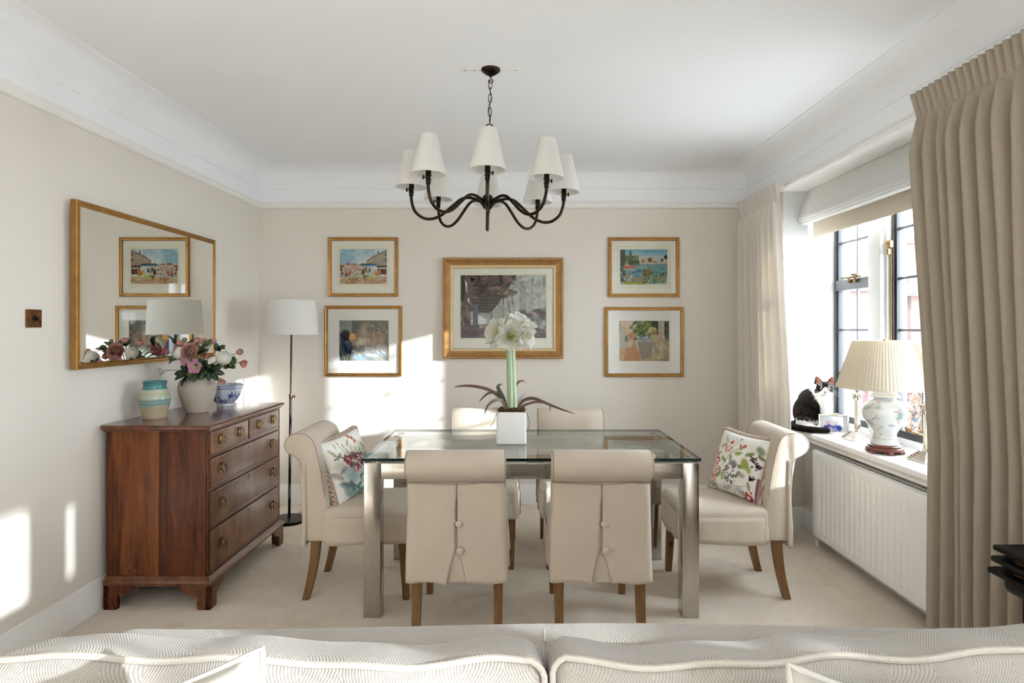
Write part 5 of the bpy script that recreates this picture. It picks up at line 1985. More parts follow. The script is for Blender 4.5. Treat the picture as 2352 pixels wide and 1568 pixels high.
# ------------------------------------------------------------------ pots on the chest
def lathe_painted(name, par, prof, seg, mt, fn, c=(0, 0, 0), rfn=None, cap0=True, cap1=False, sub=3):
    pts = []
    for (a, b), (c_, d) in zip(prof[:-1], prof[1:]):
        for i in range(sub):
            pts.append((lerp(a, c_, i / sub), lerp(b, d, i / sub)))
    pts.append(prof[-1])
    mb = MB().lathe(pts, c, seg, cap0, cap1, rfn=rfn)
    cols = np.array([fn((i % seg) / seg, (i // seg) / (len(pts) - 1), *pts[i // seg]) for i in range(seg * len(pts))])
    return mb.build(name, mt, par, angle=50, colors=to_lin(cols) * .82)


def sm_prof(pts, n=4):
    return [(p.x, p.y) for p in smooth_path([(a, b, 0) for a, b in pts], n)]


t = thing('pottery_jug', 'teal and cream banded pottery jug on the chest', 'jug', (-1.873, 3.195, CT + .001))
jp = sm_prof([(.052, 0), (.058, .003), (.066, .05), (.074, .088), (.075, .108), (.066, .135), (.056, .156), (.053, .168), (.057, .186), (.060, .192)])
jp += [(.057, .193), (.053, .186), (.050, .168), (.053, .150), (.05, .13)]
rj = np.random.RandomState(2)


def jug_col(u, v, r_, z):
    n = 5 * math.sin(20 * u + 3) + 4 * math.sin(90 * z)
    zz = z + .0015 * math.sin(2 * PI * u * 3)
    if zz < .064:
        c = (192, 176, 146)
    elif zz < .068:
        c = (176, 176, 160)
    elif zz < .104:
        k = math.sin((zz - .066) * 400) * .5 + .5
        c = tuple(lerp(a, b, k) for a, b in zip((118, 148, 150), (150, 174, 166)))
    elif zz < .15:
        k = (zz - .104) / .046
        c = tuple(lerp(a, b, k) for a, b in zip((186, 194, 170), (200, 200, 172)))
    else:
        k = .5 + .5 * math.sin(zz * 500)
        c = tuple(lerp(a, b, k) for a, b in zip((62, 126, 128), (96, 154, 150)))
    return tuple(x + n for x in c)


def spout(a, z):
    d = math.cos(a - R(-95))
    k = max(0, (z - .165) / .03)
    return 1 + (.30 * max(0, d) ** 10 - .06 * max(0, math.cos(a - R(-60))) ** 16 - .06 * max(0, math.cos(a - R(-130))) ** 16) * min(1, k)


lathe_painted('body', t, jp, 64, 'pottery', jug_col, rfn=spout)

t = thing('flower_vase', 'round matt stoneware vase holding the flowers on the chest', 'vase', (-1.768, 3.425, CT + .001))
vp = sm_prof([(.054, 0), (.058, .003), (.074, .04), (.090, .085), (.0985, .125), (.098, .150), (.088, .176), (.068, .194), (.056, .198), (.055, .203), (.059, .207)])
vp += [(.057, .209), (.050, .205), (.050, .195), (.062, .18), (.07, .15)]
MB().lathe(vp, (0, 0, 0), 48, True, False).build('body', 'stoneware', t, angle=60)

t = thing('porcelain_bowl', 'blue and white porcelain bowl behind the stoneware vase', 'bowl', (-1.738, 3.690, CT + .001), R(12))
bp = [(.046, 0), (.046, .012), (.044, .015)] + sm_prof([(.046, .017), (.066, .035), (.084, .065), (.094, .095), (.101, .122), (.103, .128)]) + sm_prof([(.101, .130), (.097, .126), (.090, .098), (.078, .068), (.05, .035), (.01, .026)])
bc = Canvas(240, 80, (214, 222, 234), 7)
bc.grain(8, .08)
bc.rect(0, .0, 1, .10, (150, 172, 206), .8).rect(0, .14, 1, .165, (60, 84, 160), .8).rect(0, .90, 1, .94, (70, 92, 160), .8)
for i in range(16):
    bx, by = bc.rng.rand(), .40 + .4 * bc.rng.rand()
    for k in range(9):
        a = bc.rng.rand() * 6.28
        L_ = .02 + .03 * bc.rng.rand()
        bc.ell(bx + L_ * math.cos(a), by + L_ * 2.2 * math.sin(a), .022, .006, [(36, 58, 150), (54, 80, 172), (28, 44, 122)][k % 3], .9, .4, a)
    bc.line([(bx, by), (bx + .05 * bc.rng.randn(), by + .25)], .004, (50, 74, 160), .9)


def oct_r(a, z):
    s_ = (a % (PI / 4)) - PI / 8
    return lerp(1.0, math.cos(PI / 8) / math.cos(s_) * 1.03, min(1, max(0, (z - .03) / .06)))


def bowl_col(u, v, r_, z):
    if v < .10:
        return (222, 228, 236)
    if v > .62:
        return (206, 214, 228)
    vv = max(0, min(.999, 1 - z / .128))
    return bc.a[int(vv * 80), int((u * 2 % 1) * 240)]


lathe_painted('body', t, bp, 96, 'glaze', bowl_col, rfn=oct_r, cap1=True, sub=3)


# ------------------------------------------------------------------ flowers
def petal(L, W, bend0, bend1, cup=.35, tip=.5, nu=6, nv=7, ruffle=0.0, seed=0, base=.15):
    """a petal that starts at the origin growing up +z and leans out to +x; angles in degrees from +z"""
    rnd = random.Random(seed)
    p1, p2 = rnd.random() * 6, rnd.random() * 6
    vs_ = []
    x = z = 0.0
    step = L / nv
    for j in range(nv + 1):
        s = j / nv
        a = R(lerp(bend0, bend1, s))
        if j:
            x += step * math.sin(a)
            z += step * math.cos(a)
        w = W * (base + (1 - base) * math.sin(PI * min(1, s * .5 / tip) if s < tip else PI * (.5 + .5 * (s - tip) / (1 - tip)))) if True else 0
        if s >= tip:
            w = W * math.sqrt(max(0, 1 - ((s - tip) / (1 - tip)) ** 2.2))
        else:
            w = W * (base + (1 - base) * math.sin(PI / 2 * s / tip))
        w = max(w, W * .04)
        for i in range(nu + 1):
            t_ = -1 + 2 * i / nu
            lift = cup * w * t_ * t_
            rf = ruffle * W * math.sin(5 * t_ + p1 + 4 * s) * s
            nx, nz = -math.cos(a), math.sin(a)
            vs_.append(Vector((x + nx * (lift + rf), t_ * w, z + nz * (lift + rf))))
    fs_ = [(j * (nu + 1) + i, j * (nu + 1) + i + 1, (j + 1) * (nu + 1) + i + 1, (j + 1) * (nu + 1) + i) for j in range(nv) for i in range(nu)]
    return vs_, fs_, nu, nv


def orient(n, loc):
    """matrix taking +z to direction n at loc"""
    q = Vector((0, 0, 1)).rotation_difference(Vector(n).normalized())
    return Matrix.Translation(loc) @ q.to_matrix().to_4x4()


def petal_obj(name, par, M, phi, args, colfn, mt='petal', **kw):
    v, f, nu, nv = petal(*args, **kw)
    rz = Matrix.Rotation(phi, 4, 'Z')
    T = M @ rz
    cols = []
    for idx in range(len(v)):
        j, i = divmod(idx, nu + 1)
        cols.append(colfn(j / nv, -1 + 2 * i / nu))
    o = MB().add([T @ p for p in v], f).build(name, mt, par, angle=90, colors=to_lin(np.array(cols)) * (.6 if mt == 'leafm' else .8), fix=False)
    return o


def mixc(a, b, t_):
    return tuple(lerp(x, y, max(0, min(1, t_))) for x, y in zip(a, b))


def stem_obj(par, a, b, r_=.0018, mt='stem_d', bend=.02):
    a, b = Vector(a), Vector(b)
    mid = (a + b) / 2 + Vector((0, 0, bend))
    MB().tube(smooth_path([a, mid, b], 5), r_, 6).build('stem', mt, par)


def bloom_hellebore(label, loc, n, R_, c_in, c_out, spread=75, np_=5, seed=0):
    t = thing('hellebore', label, 'flower', VB, group='cut flowers in the stoneware vase')
    R_ *= 1.28
    M = orient(n, Vector(loc) - Vector(VB))
    for k in range(np_):
        petal_obj('petal', t, M, 2 * PI * k / np_ + seed, (R_ * 1.18, R_ * .46, 30, spread), lambda s, e: mixc(mixc(c_in, mixc(c_out, (240, 228, 226), .35), s * 2.2), c_out, s * 1.2 - .25 + .45 * abs(e)), cup=.30, tip=.50, nu=8, nv=9, seed=int(seed * 70) + k, ruffle=.12)
    m_ = MB()
    m_.xf = M
    for k in range(18):
        a = 2 * PI * k / 18
        rr = (.34 if k % 2 else .22) * R_
        m_.tube([(0, 0, .05 * R_), (rr * .6 * math.cos(a), rr * .6 * math.sin(a), .26 * R_), (rr * math.cos(a), rr * math.sin(a), .36 * R_)], [.0008, .0008, .0016], 5)
    m_.lathe([(.10 * R_, .02), (.16 * R_, .10 * R_), (.10 * R_, .24 * R_), (.01 * R_, .30 * R_)], (0, 0, 0), 10)
    m_.build('stamens', 'stamen', t)
    stem_obj(t, M @ Vector((0, 0, 0)), VN, .0017)
    return t


def ball_petal(par, M, R_, phi, top, wdeg, lift, colfn, seed):
    """one petal lying on a ball, base at the south pole"""
    rnd = random.Random(seed)
    nu, nv = 8, 12
    p1 = rnd.random() * 6
    vs_, cols = [], []
    for j in range(nv + 1):
        s = j / nv
        th = R(12 + (top - 12) * s)
        w = R(wdeg) * (math.sin(PI * min(1, .12 + .88 * s)) ** .45 if s < .55 else math.sqrt(max(0, 1 - ((s - .55) / .45) ** 2.4)))
        for i in range(nu + 1):
            t_ = -1 + 2 * i / nu
            a = phi + t_ * w / max(.35, math.sin(th))
            rr = R_ * (1 + lift * (s ** 3) + .035 * abs(t_) ** 3 + .015 * math.sin(6 * t_ + p1 + 5 * s))
            vs_.append(M @ Vector((rr * math.sin(th) * math.cos(a), rr * math.sin(th) * math.sin(a), -rr * math.cos(th))))
            cols.append(colfn(s, t_))
    fs_ = [(j * (nu + 1) + i, j * (nu + 1) + i + 1, (j + 1) * (nu + 1) + i + 1, (j + 1) * (nu + 1) + i) for j in range(nv) for i in range(nu)]
    MB().add(vs_, fs_).build('petal', 'petal', par, angle=90, colors=to_lin(np.array(cols)), fix=False)


def bloom_rose(label, loc, n, R_, c1, c2, layers=4, closed=False, seed=1, name='rose', cat='flower', open_=1.0):
    t = thing(name, label, cat, VB, group='cut flowers in the stoneware vase')
    R_ *= 1.12
    M = orient(n, Vector(loc) - Vector(VB))
    for l in range(layers):
        f = (l + 1) / layers
        k_n = 3 + l
        for k in range(k_n):
            ph = 2 * PI * k / k_n + l * .7 + seed
            if closed:
                ball_petal(t, M, R_ * lerp(.84, 1.0, f), ph, lerp(172, 128, f), lerp(46, 62, f), lerp(-.04, .05, f), lambda s, e, f=f: mixc(mixc(c1, c2, f), mixc(c1, (120, 130, 80), .4), .9 - s * 2.2 + .12 * abs(e)), seed + l * 5 + k)
                continue
            else:
                args = (R_ * lerp(1.05, 1.40, f), R_ * lerp(.34, .80, f), lerp(12, 74, f) * open_, lerp(-30, 30 if l < layers - 1 else 62, f) * open_)
            petal_obj('petal', t, M @ Matrix.Translation((0, 0, -R_ * .5)), ph, args, lambda s, e, f=f: mixc(mixc(c1, c2, f), mixc(c2, (240, 226, 216), .25), s * .8 + .1 * e), cup=.45, tip=.6, seed=seed + l * 5 + k, base=.3)
    if closed:
        hb = MB()
        hb.xf = M
        pr = [(R_ * .80 * math.sin(PI * q / 10) + .0002, -R_ * .80 * math.cos(PI * q / 10)) for q in range(11)]
        hb.lathe(pr, (0, 0, 0), 16, False, False)
        hb.build('heart', 'petal', t, angle=90, colors=to_lin(np.array([mixc(c1, c2, .5)] * len(hb.v))))
    for k in range(4):
        petal_obj('sepal', t, M @ Matrix.Translation((0, 0, -R_ * .6)), 2 * PI * k / 4 + .3, (R_ * .8, R_ * .24, 60, 30 if closed else 80), lambda s, e: mixc((74, 92, 46), (110, 126, 66), s), mt='leafm')
    stem_obj(t, M @ Vector((0, 0, -R_ * .55)), VN, .002)
    return t


def sprig(label, loc, n, leaves, c1, c2, name='leaf_sprig'):
    """leaves: list of (phi, length, width, bend0, bend1)"""
    t = thing(name, label, 'leaves', VB, group='leaf sprigs in the stoneware vase')
    M = orient(n, Vector(loc) - Vector(VB))
    for i, (phi, L, W, b0, b1) in enumerate(leaves):
        petal_obj('leaf', t, M, R(phi), (L, W, b0, b1), lambda s, e: mixc(mixc(c1, c2, s), (120, 140, 96), .6 * (abs(e) < .12)), mt='leafm', cup=.25, tip=.42, nu=6, nv=8, base=.05, seed=i)
    stem_obj(t, M @ Vector((0, 0, 0)), VN, .0018)
    return t


VB = (-1.768, 3.425, CT + .001)
VN = Vector((0, 0, .195))


def V(px, py, d):
    return Vector(((px - 1176) * d / 1400, d, 1.36 - (py - 754) * d / 1400))


PINK, ROSE, DUST, MAUVE = (206, 130, 138), (196, 112, 96), (222, 168, 150), (206, 150, 176)
bloom_rose('dusty pink rose in full bloom at the front of the vase', V(436, 806, 3.335), (-.05, -1, .30), .036, (150, 84, 62), (214, 158, 140), 5, seed=2)
bloom_rose('white peony bud on the left beside the pink rose', V(411, 811, 3.36), (-.45, -.8, .35), .030, (226, 222, 206), (240, 236, 226), 4, True, 4, 'peony')
bloom_rose('white peony bud standing out on the right of the bunch', V(514, 822, 3.38), (.5, -.8, .30), .035, (228, 224, 210), (240, 238, 230), 4, True, 6, 'peony')
bloom_hellebore('open mauve hellebore with a yellow eye low at the front', V(453, 843, 3.315), (.05, -1, .15), .036, (206, 214, 150), (214, 150, 178), 68, 5, .3)
bloom_hellebore('pink hellebore half hidden below the rose', V(435, 829, 3.33), (-.55, -.8, .1), .032, (206, 196, 170), (208, 146, 158), 55, 5, 1.1)
bloom_hellebore('deep pink hellebore facing left at the edge of the bunch', V(388, 808, 3.40), (-.9, -.3, .2), .028, (150, 60, 76), (190, 92, 104), 45, 5, .7)
bloom_rose('small dusty pink bud beside the green seed head', V(411, 787, 3.40), (-.4, -.3, .8), .013, (176, 118, 104), (206, 150, 140), 3, True, 3, 'rosebud')
bloom_rose('round green seed head standing above the leaves', V(424, 780, 3.42), (-.1, -.3, .9), .012, (120, 112, 88), (150, 140, 108), 3, True, 5, 'seed_head')
bloom_rose('pink rosebud at the very top of the bunch', V(455, 783, 3.42), (.1, -.4, .9), .018, (186, 120, 96), (220, 168, 150), 4, True, 8, 'rosebud')
bloom_hellebore('pale pink hellebore at the top, left of the mauve one', V(468, 790, 3.45), (.1, -.5, .8), .026, (206, 170, 150), (222, 160, 152), 72, 5, .2)
bloom_hellebore('mauve hellebore at the top right of the bunch', V(485, 791, 3.46), (.3, -.4, .8), .026, (214, 196, 190), (216, 160, 186), 74, 5, .9)
bloom_rose('furled peach bud on a long stalk reaching right', V(551, 808, 3.44), (.8, -.5, .3), .016, (150, 110, 84), (206, 164, 136), 4, True, 7, 'rosebud')
bloom_hellebore('coral hellebore hanging at the far right of the bunch', V(551, 832, 3.42), (.9, -.35, -.25), .028, (206, 130, 120), (220, 150, 134), 42, 5, .5)
bloom_hellebore('pale green hellebore drooping at the lower left', V(380, 851, 3.36), (-.8, -.5, -.2), .028, (206, 220, 170), (228, 220, 214), 48, 5, 1.3)
bloom_hellebore('peach hellebore drooping over the bowl', V(507, 869, 3.40), (.45, -.5, -.7), .026, (214, 150, 120), (226, 176, 156), 40, 5, .1)
bloom_rose('rusty pink bud in the middle of the leaves', V(472, 818, 3.36), (.1, -.8, .5), .014, (150, 84, 70), (196, 124, 104), 3, True, 9, 'rosebud')
bloom_hellebore('small pink hellebore below the white peony bud', V(500, 842, 3.40), (.6, -.6, .1), .020, (196, 140, 120), (216, 150, 146), 55, 5, .6)
bloom_hellebore('dusky pink hellebore at the back of the bunch', V(440, 800, 3.52), (-.4, .8, .4), .030, (190, 120, 120), (206, 140, 146), 66, 5, .4)
bloom_rose('white peony bud at the back facing the mirror', V(425, 805, 3.53), (-.8, .45, .4), .034, (228, 224, 210), (240, 238, 230), 4, True, 12, 'peony')
bloom_rose('dusty rose at the back facing the mirror', V(412, 800, 3.48), (-.95, .1, .35), .034, (150, 84, 62), (210, 154, 140), 5, seed=14)
DG, MG, OG = (26, 44, 36), (48, 76, 50), (96, 112, 62)
sprig('dark green leaf fan spreading left over the vase rim', V(440, 858, 3.345), (-.6, -.65, .25), [(100, .085, .016, 25, 75), (150, .100, .017, 30, 70), (185, .095, .018, 25, 70), (225, .090, .018, 40, 95), (270, .075, .016, 35, 90), (60, .07, .014, 30, 70)], DG, MG)
sprig('dark green leaf fan hanging right over the vase rim', V(478, 848, 3.335), (.45, -.75, -.05), [(-60, .080, .016, 25, 70), (-20, .095, .017, 30, 75), (15, .100, .017, 30, 80), (50, .085, .017, 30, 70), (-100, .08, .016, 35, 85), (90, .06, .014, 30, 60)], DG, (60, 88, 50))
sprig('olive leaves between the rose and the right peony', V(462, 812, 3.38), (.1, -.7, .7), [(0, .06, .018, 30, 80), (70, .06, .017, 30, 70), (140, .055, .018, 25, 60), (210, .06, .018, 30, 75), (290, .065, .018, 30, 70), (330, .05, .016, 15, 40)], (66, 80, 40), OG)
sprig('blue green leaf standing up beside the mirror', V(404, 790, 3.44), (-.35, -.2, .9), [(180, .06, .013, 5, 25), (60, .05, .012, 20, 50), (300, .045, .012, 30, 60)], (34, 62, 56), (62, 92, 84))
sprig('green leaves behind the right peony bud', V(496, 806, 3.42), (.5, -.4, .7), [(0, .065, .015, 20, 60), (50, .06, .015, 25, 60), (-50, .06, .015, 25, 70), (150, .05, .014, 20, 50)], (40, 60, 44), (86, 104, 70))
sprig('lobed green leaves below the right rosebud', V(528, 828, 3.41), (.7, -.5, 0), [(0, .042, .014, 20, 60), (60, .04, .014, 25, 65), (-60, .045, .015, 30, 75), (120, .04, .014, 25, 60), (200, .04, .013, 20, 60)], (70, 90, 44), (112, 128, 70))
sprig('mid green leaves under the front hellebore', V(470, 840, 3.33), (.1, -.9, .0), [(0, .055, .016, 30, 80), (60, .055, .016, 30, 70), (120, .06, .016, 30, 80), (180, .055, .016, 30, 75), (240, .05, .015, 30, 70), (300, .06, .016, 30, 80)], (40, 60, 38), (84, 102, 58))
sprig('dark leaves at the back of the bunch facing the mirror', V(430, 815, 3.50), (-.5, .6, .5), [(k * 55, .075, .018, 25, 75) for k in range(7)], DG, MG)
sprig('small olive leaves at the top of the bunch', V(476, 796, 3.40), (.2, -.4, .85), [(0, .05, .013, 20, 60), (80, .05, .013, 25, 65), (160, .045, .013, 20, 50), (250, .05, .014, 30, 70)], (74, 86, 46), (120, 130, 76))
sprig('olive leaves spilling over the front rim of the vase', V(455, 856, 3.335), (.0, -.9, .1), [(k * 60 + 20, .062, .019, 35, 85) for k in range(6)], (52, 66, 38), (104, 116, 66))
sprig('grey green leaves beside the left peony bud', V(408, 824, 3.37), (-.6, -.6, .3), [(k * 72, .055, .017, 30, 75) for k in range(5)], (44, 62, 44), (92, 108, 74))
sprig('dark leaves between the top buds', V(448, 796, 3.41), (-.1, -.5, .8), [(k * 60, .052, .016, 25, 70) for k in range(6)], (36, 52, 36), (82, 98, 58))
sprig('olive leaves behind the coral hellebore', V(520, 838, 3.43), (.5, -.4, .2), [(k * 65 + 10, .055, .017, 30, 75) for k in range(5)], (62, 78, 42), (112, 124, 72))
# short stalks gathered in the vase neck
sk_ = thing('stalk_bunch', 'dark stalks gathered in the neck of the vase', 'stems', VB)
for k in range(7):
    a = k * .9
    MB().tube([(.015 * math.cos(a), .015 * math.sin(a), .02), (.035 * math.cos(a), .035 * math.sin(a), .215)], .003, 6).build('stalk', 'stem_d', sk_)

# ------------------------------------------------------------------ amaryllis in a white pot
PX, PY = -.003, 3.268
t = thing('planter', 'white square ceramic pot in the middle of the glass table', 'plant pot', (PX, PY, TZ + .001))
pw, phh = .0785, .168
pm = MB()
rings = [(pw - .004, 0), (pw, .004), (pw, phh - .003), (pw - .002, phh), (pw - .007, phh), (pw - .009, phh - .003), (pw - .009, phh - .03)]
vs_, fs_ = [], []
NC = 6


def rrect(h_, r_):
    out = []
    for cx_, cy_, a0 in ((1, 1, 0), (-1, 1, 90), (-1, -1, 180), (1, -1, 270)):
        for k in range(NC):
            a = R(a0 + 90 * k / (NC - 1))
            out.append((cx_ * (h_ - r_) + r_ * math.cos(a), cy_ * (h_ - r_) + r_ * math.sin(a)))
    return out


for h_, z in rings:
    vs_ += [(x, y, z) for x, y in rrect(h_, .010)]
n = 4 * NC
for j in range(len(rings) - 1):
    for i in range(n):
        fs_.append((j * n + i, j * n + (i + 1) % n, (j + 1) * n + (i + 1) % n, (j + 1) * n + i))
fs_ += [tuple(reversed(range(n))), tuple(range(len(rings) * n - n, len(rings) * n))]
pm.add(vs_, fs_).build('body', 'pot', t, angle=40)

t = thing('amaryllis', 'white amaryllis in bloom growing from the square pot', 'plant', (PX, PY, TZ + .13))
rnd = random.Random(12)
MB().grid(lambda u, v: (lerp(-.068, .068, u), lerp(-.068, .068, v), .030 + .012 * math.sin(PI * u) * math.sin(PI * v) + .006 * math.sin(31 * u + 7 * v) * math.sin(27 * v + 3)), 28, 28).build('bulb_fibre', 'moss', t)
ms = MB()
for i in range(420):
    x, y = rnd.uniform(-.066, .066), rnd.uniform(-.066, .066)
    a = rnd.random() * 6.28
    L = rnd.uniform(.008, .022)
    z = .040 + rnd.random() * .008
    ms.tube([(x, y, z - .006), (x + L * .5 * math.cos(a), y + L * .5 * math.sin(a), z + rnd.uniform(0, .010)), (x + L * math.cos(a), y + L * math.sin(a), z - .002)], .0012, 4)
o = ms.build('moss', 'moss', t)
tag(o, kind='stuff')
MB().lathe(sm_prof([(.034, .02), (.036, .035), (.030, .048), (.020, .056)]), (.0, .0, 0), 20).build('bulb', 'moss', t)
# two stalks side by side
FT = 1.285 - (TZ + .13)
MB().tube(smooth_path([(-.008, -.004, .03), (-.009, -.006, .15), (-.014, -.006, FT - .02)], 8), [.0165 - .002 * (i / 16) for i in range(17)], 16).build('flower_stalk', 'stem_g', t)
MB().tube(smooth_path([(.016, .008, .03), (.014, .008, .13), (.006, .006, FT - .03)], 8), [.0155 - .002 * (i / 16) for i in range(17)], 16).build('flower_stalk', 'stem_g', t)
FC = Vector((-.016, 0, FT))
for lab, off, n_, seed in (('front', (.010, -.020, .030), (.10, -1, .10), 1), ('left', (-.020, -.006, .035), (-.86, -.62, .30), 2), ('right', (.040, -.004, .030), (.90, -.50, .18), 3), ('back', (.015, .03, .045), (.25, .75, .65), 4), ('top', (.045, .0, .055), (.55, -.35, .80), 5)):
    fl = bpy.data.objects.new('flower', None)
    col.objects.link(fl)
    fl.parent = t
    M = orient(n_, FC + Vector(off))
    for k in range(6):
        outer = k % 2
        petal_obj('petal', fl, M, 2 * PI * k / 6 + seed * .5, (.126 if outer else .120, .041 if outer else .033, 12, 92 if outer else 78),
                  lambda s, e: mixc(mixc((176, 190, 96), (226, 224, 200), s * 2.2), (242, 240, 232), s * 1.4 - .4),
                  cup=.34, tip=.55, nu=10, nv=12, ruffle=.16, seed=seed * 10 + k, base=.22)
    st = MB()
    st.xf = M
    for k in range(6):
        a = k * 1.05 + seed
        st.tube(smooth_path([(0, 0, .01), (.010 * math.cos(a), .010 * math.sin(a), .045), (.016 * math.cos(a) + .008, .016 * math.sin(a), .078)], 4), .0013, 5)
        st.block((.016 * math.cos(a) + .008, .016 * math.sin(a), .080), (.0045, .0018, .0018), .001, 1, (1, 1, 1))
    st.build('stamens', 'stamen', fl)


def strap_leaf(pts, w, c1, c2, nm='leaf'):
    path = smooth_path(pts, 7)
    n_ = len(path)
    vs_, fs_, cols = [], [], []
    for i, p in enumerate(path):
        s = i / (n_ - 1)
        tg = (path[min(i + 1, n_ - 1)] - path[max(i - 1, 0)]).normalized()
        side = tg.cross(Vector((0, -1, .35))).normalized()
        nn = side.cross(tg)
        ww = w * (min(1, .5 + s * 2)) * (1 - s ** 3) + .0006
        for e in (-1, -.5, 0, .5, 1):
            vs_.append(p + side * e * ww + nn * (abs(e) * ww * .35))
            cols.append(mixc(c1, c2, s + .15 * abs(e)))
    for i in range(n_ - 1):
        for k in range(4):
            fs_.append((i * 5 + k, i * 5 + k + 1, i * 5 + k + 6, i * 5 + k + 5))
    o = MB().add(vs_, fs_).build(nm, 'leafm', t, angle=90, colors=to_lin(np.array(cols)) * .7, fix=False)
    so = o.modifiers.new('thickness', 'SOLIDIFY')
    so.thickness = .0012


def L(px, py, d=3.25):
    q = V(px, py, d)
    return (q.x - PX, q.y - PY, q.z - (TZ + .13))


BR, BR2, GR = (150, 120, 96), (96, 74, 64), (78, 88, 76)
strap_leaf([L(1163, 940), L(1150, 915), L(1125, 896), L(1090, 887), L(1060, 886), L(1043, 889)], .0085, BR, (120, 90, 76))
strap_leaf([L(1160, 938), L(1148, 905), L(1125, 902, 3.22), L(1110, 912, 3.2), L(1101, 923, 3.2)], .006, (116, 100, 84), (90, 80, 70))
strap_leaf([L(1163, 940, 3.2), L(1152, 920, 3.18), L(1135, 920, 3.14), L(1120, 932, 3.12), L(1113, 951, 3.10)], .0085, (150, 136, 110), (128, 116, 96))
strap_leaf([L(1164, 942), L(1156, 915), L(1146, 895), L(1144, 886), L(1154, 881)], .0105, GR, (96, 110, 92))
strap_leaf([L(1178, 938, 3.3), L(1180, 900, 3.32), L(1188, 880, 3.32), L(1200, 874, 3.30), L(1207, 879, 3.3)], .0075, (186, 150, 120), (206, 170, 144))
strap_leaf([L(1188, 940), L(1202, 920), L(1225, 915), L(1250, 924), L(1285, 938), L(1320, 950)], .0085, (128, 104, 90), BR2)
strap_leaf([L(1190, 940, 3.2), L(1205, 930, 3.18), L(1232, 923, 3.15), L(1260, 928, 3.14), L(1264, 942, 3.12)], .006, (150, 120, 104), (128, 100, 84))
strap_leaf([L(1186, 938, 3.3), L(1196, 915, 3.33), L(1206, 902, 3.35)], .007, (206, 196, 190), (226, 220, 216))
for pts in ([L(1148, 946, 3.2), L(1138, 955, 3.17), L(1134, 970, 3.165), L(1125, 978, 3.165)], [L(1200, 943, 3.2), L(1211, 952, 3.17), L(1216, 975, 3.165), L(1211, 988, 3.165)], [L(1150, 940, 3.2), L(1140, 936, 3.18), L(1134, 939, 3.16)]):
    MB().tube(smooth_path(pts, 5), .0013, 5).build('root', 'root', t)


# ------------------------------------------------------------------ things on the window sill
ZSILL = .704
# table lamp
t = thing('table_lamp', 'flowered porcelain ginger jar lamp with pleated cream shade', 'lamp', (1.972, 3.225, ZSILL))
bs = MB().lathe(sm_prof([(.074, .014), (.086, .015), (.089, .022), (.086, .030), (.078, .033), (.080, .040), (.074, .044)]), (0, 0, 0), 40)
for k in range(6):
    a = k * PI / 3 + .3
    bs.block((.076 * math.cos(a), .076 * math.sin(a), .009), (.014, .014, .009), .005, 2, (1, 1, 1))
bs.build('wooden_base', 'turned', t, angle=40)
jar_prof = sm_prof([(.066, .046), (.067, .050), (.058, .076), (.054, .096), (.062, .118), (.088, .158), (.104, .196), (.107, .222), (.098, .248), (.076, .272), (.058, .280), (.052, .286), (.054, .292), (.070, .294), (.0735, .298), (.066, .306), (.058, .318), (.054, .336), (.040, .346), (.018, .350)], 4)
jc = Canvas(200, 130, (240, 242, 238), 4)


def sprig_paint(c, x, y, cc, s=1.0):
    for k in range(6):
        a = -1.57 + (k - 2.5) * .45
        c.ell(x + .018 * s * math.cos(a), y + .05 * s * math.sin(a), .018 * s, .005 * s, cc, .85, .5, a)


for (x, y, cc) in ((.40, .30, (170, 140, 180)), (.44, .27, (180, 150, 190)), (.38, .34, (206, 140, 140)), (.62, .36, (186, 180, 210)), (.58, .40, (206, 120, 120)), (.30, .36, (206, 150, 130)), (.12, .4, (180, 150, 190)), (.85, .35, (206, 150, 150)), (.90, .42, (180, 170, 210))):
    jc.ell(x, y, .022, .018, cc, .85, .6)
    jc.ell(x + .012, y + .02, .012, .012, mixc(cc, (250, 240, 240), .4), .8, .6)
for (x, y, cc) in ((.36, .40, (130, 172, 150)), (.45, .38, (130, 172, 150)), (.61, .48, (120, 168, 140)), (.615, .54, (120, 168, 140)), (.33, .42, (150, 180, 160)), (.10, .5, (130, 172, 150)), (.88, .5, (120, 168, 140))):
    sprig_paint(jc, x, y, cc, 1.2)
for i in range(16):
    jc.ell(.40 + .05 * jc.rng.rand() * 1.2, .46 + .10 * jc.rng.rand(), .007, .003, (60, 66, 64), .9, .4, jc.rng.rand() * 3)
jc.ell(.37, .62, .03, .03, (150, 170, 160), .85, .5, .5).ell(.355, .585, .026, .008, (206, 110, 80), .9, .4, -.3).ell(.39, .65, .012, .012, (206, 130, 150), .8)
jc.ell(.55, .64, .028, .008, (120, 150, 180), .9).ell(.575, .645, .014, .006, (50, 60, 80), .9)
jc.ell(.47, .685, .018, .008, (90, 100, 104), .85).ell(.43, .73, .012, .008, (130, 160, 150), .8).ell(.44, .82, .013, .010, (80, 90, 94), .85)
jc.poly([(.64, .66), (.66, .70), (.71, .69), (.70, .74), (.66, .76), (.64, .71)], (226, 170, 170), .85)
for k in range(24):
    jc.rect(k / 24, .885, k / 24 + .018, .90, (120, 60, 60), .8)
    jc.ell(k / 24 + .02, .885, .005, .004, (70, 60, 50), .9)
    jc.rect(k / 24, .125, k / 24 + .016, .14, (150, 80, 80), .7)
jc.rect(0, .135, 1, .142, (206, 190, 150), .8)
sprig_paint(jc, .42, .06, (160, 190, 160), .8)
sprig_paint(jc, .58, .07, (160, 190, 160), .8)
jc.a = jc.a * .62 + 240 * .38
_jz0, _jz1 = .046, .350


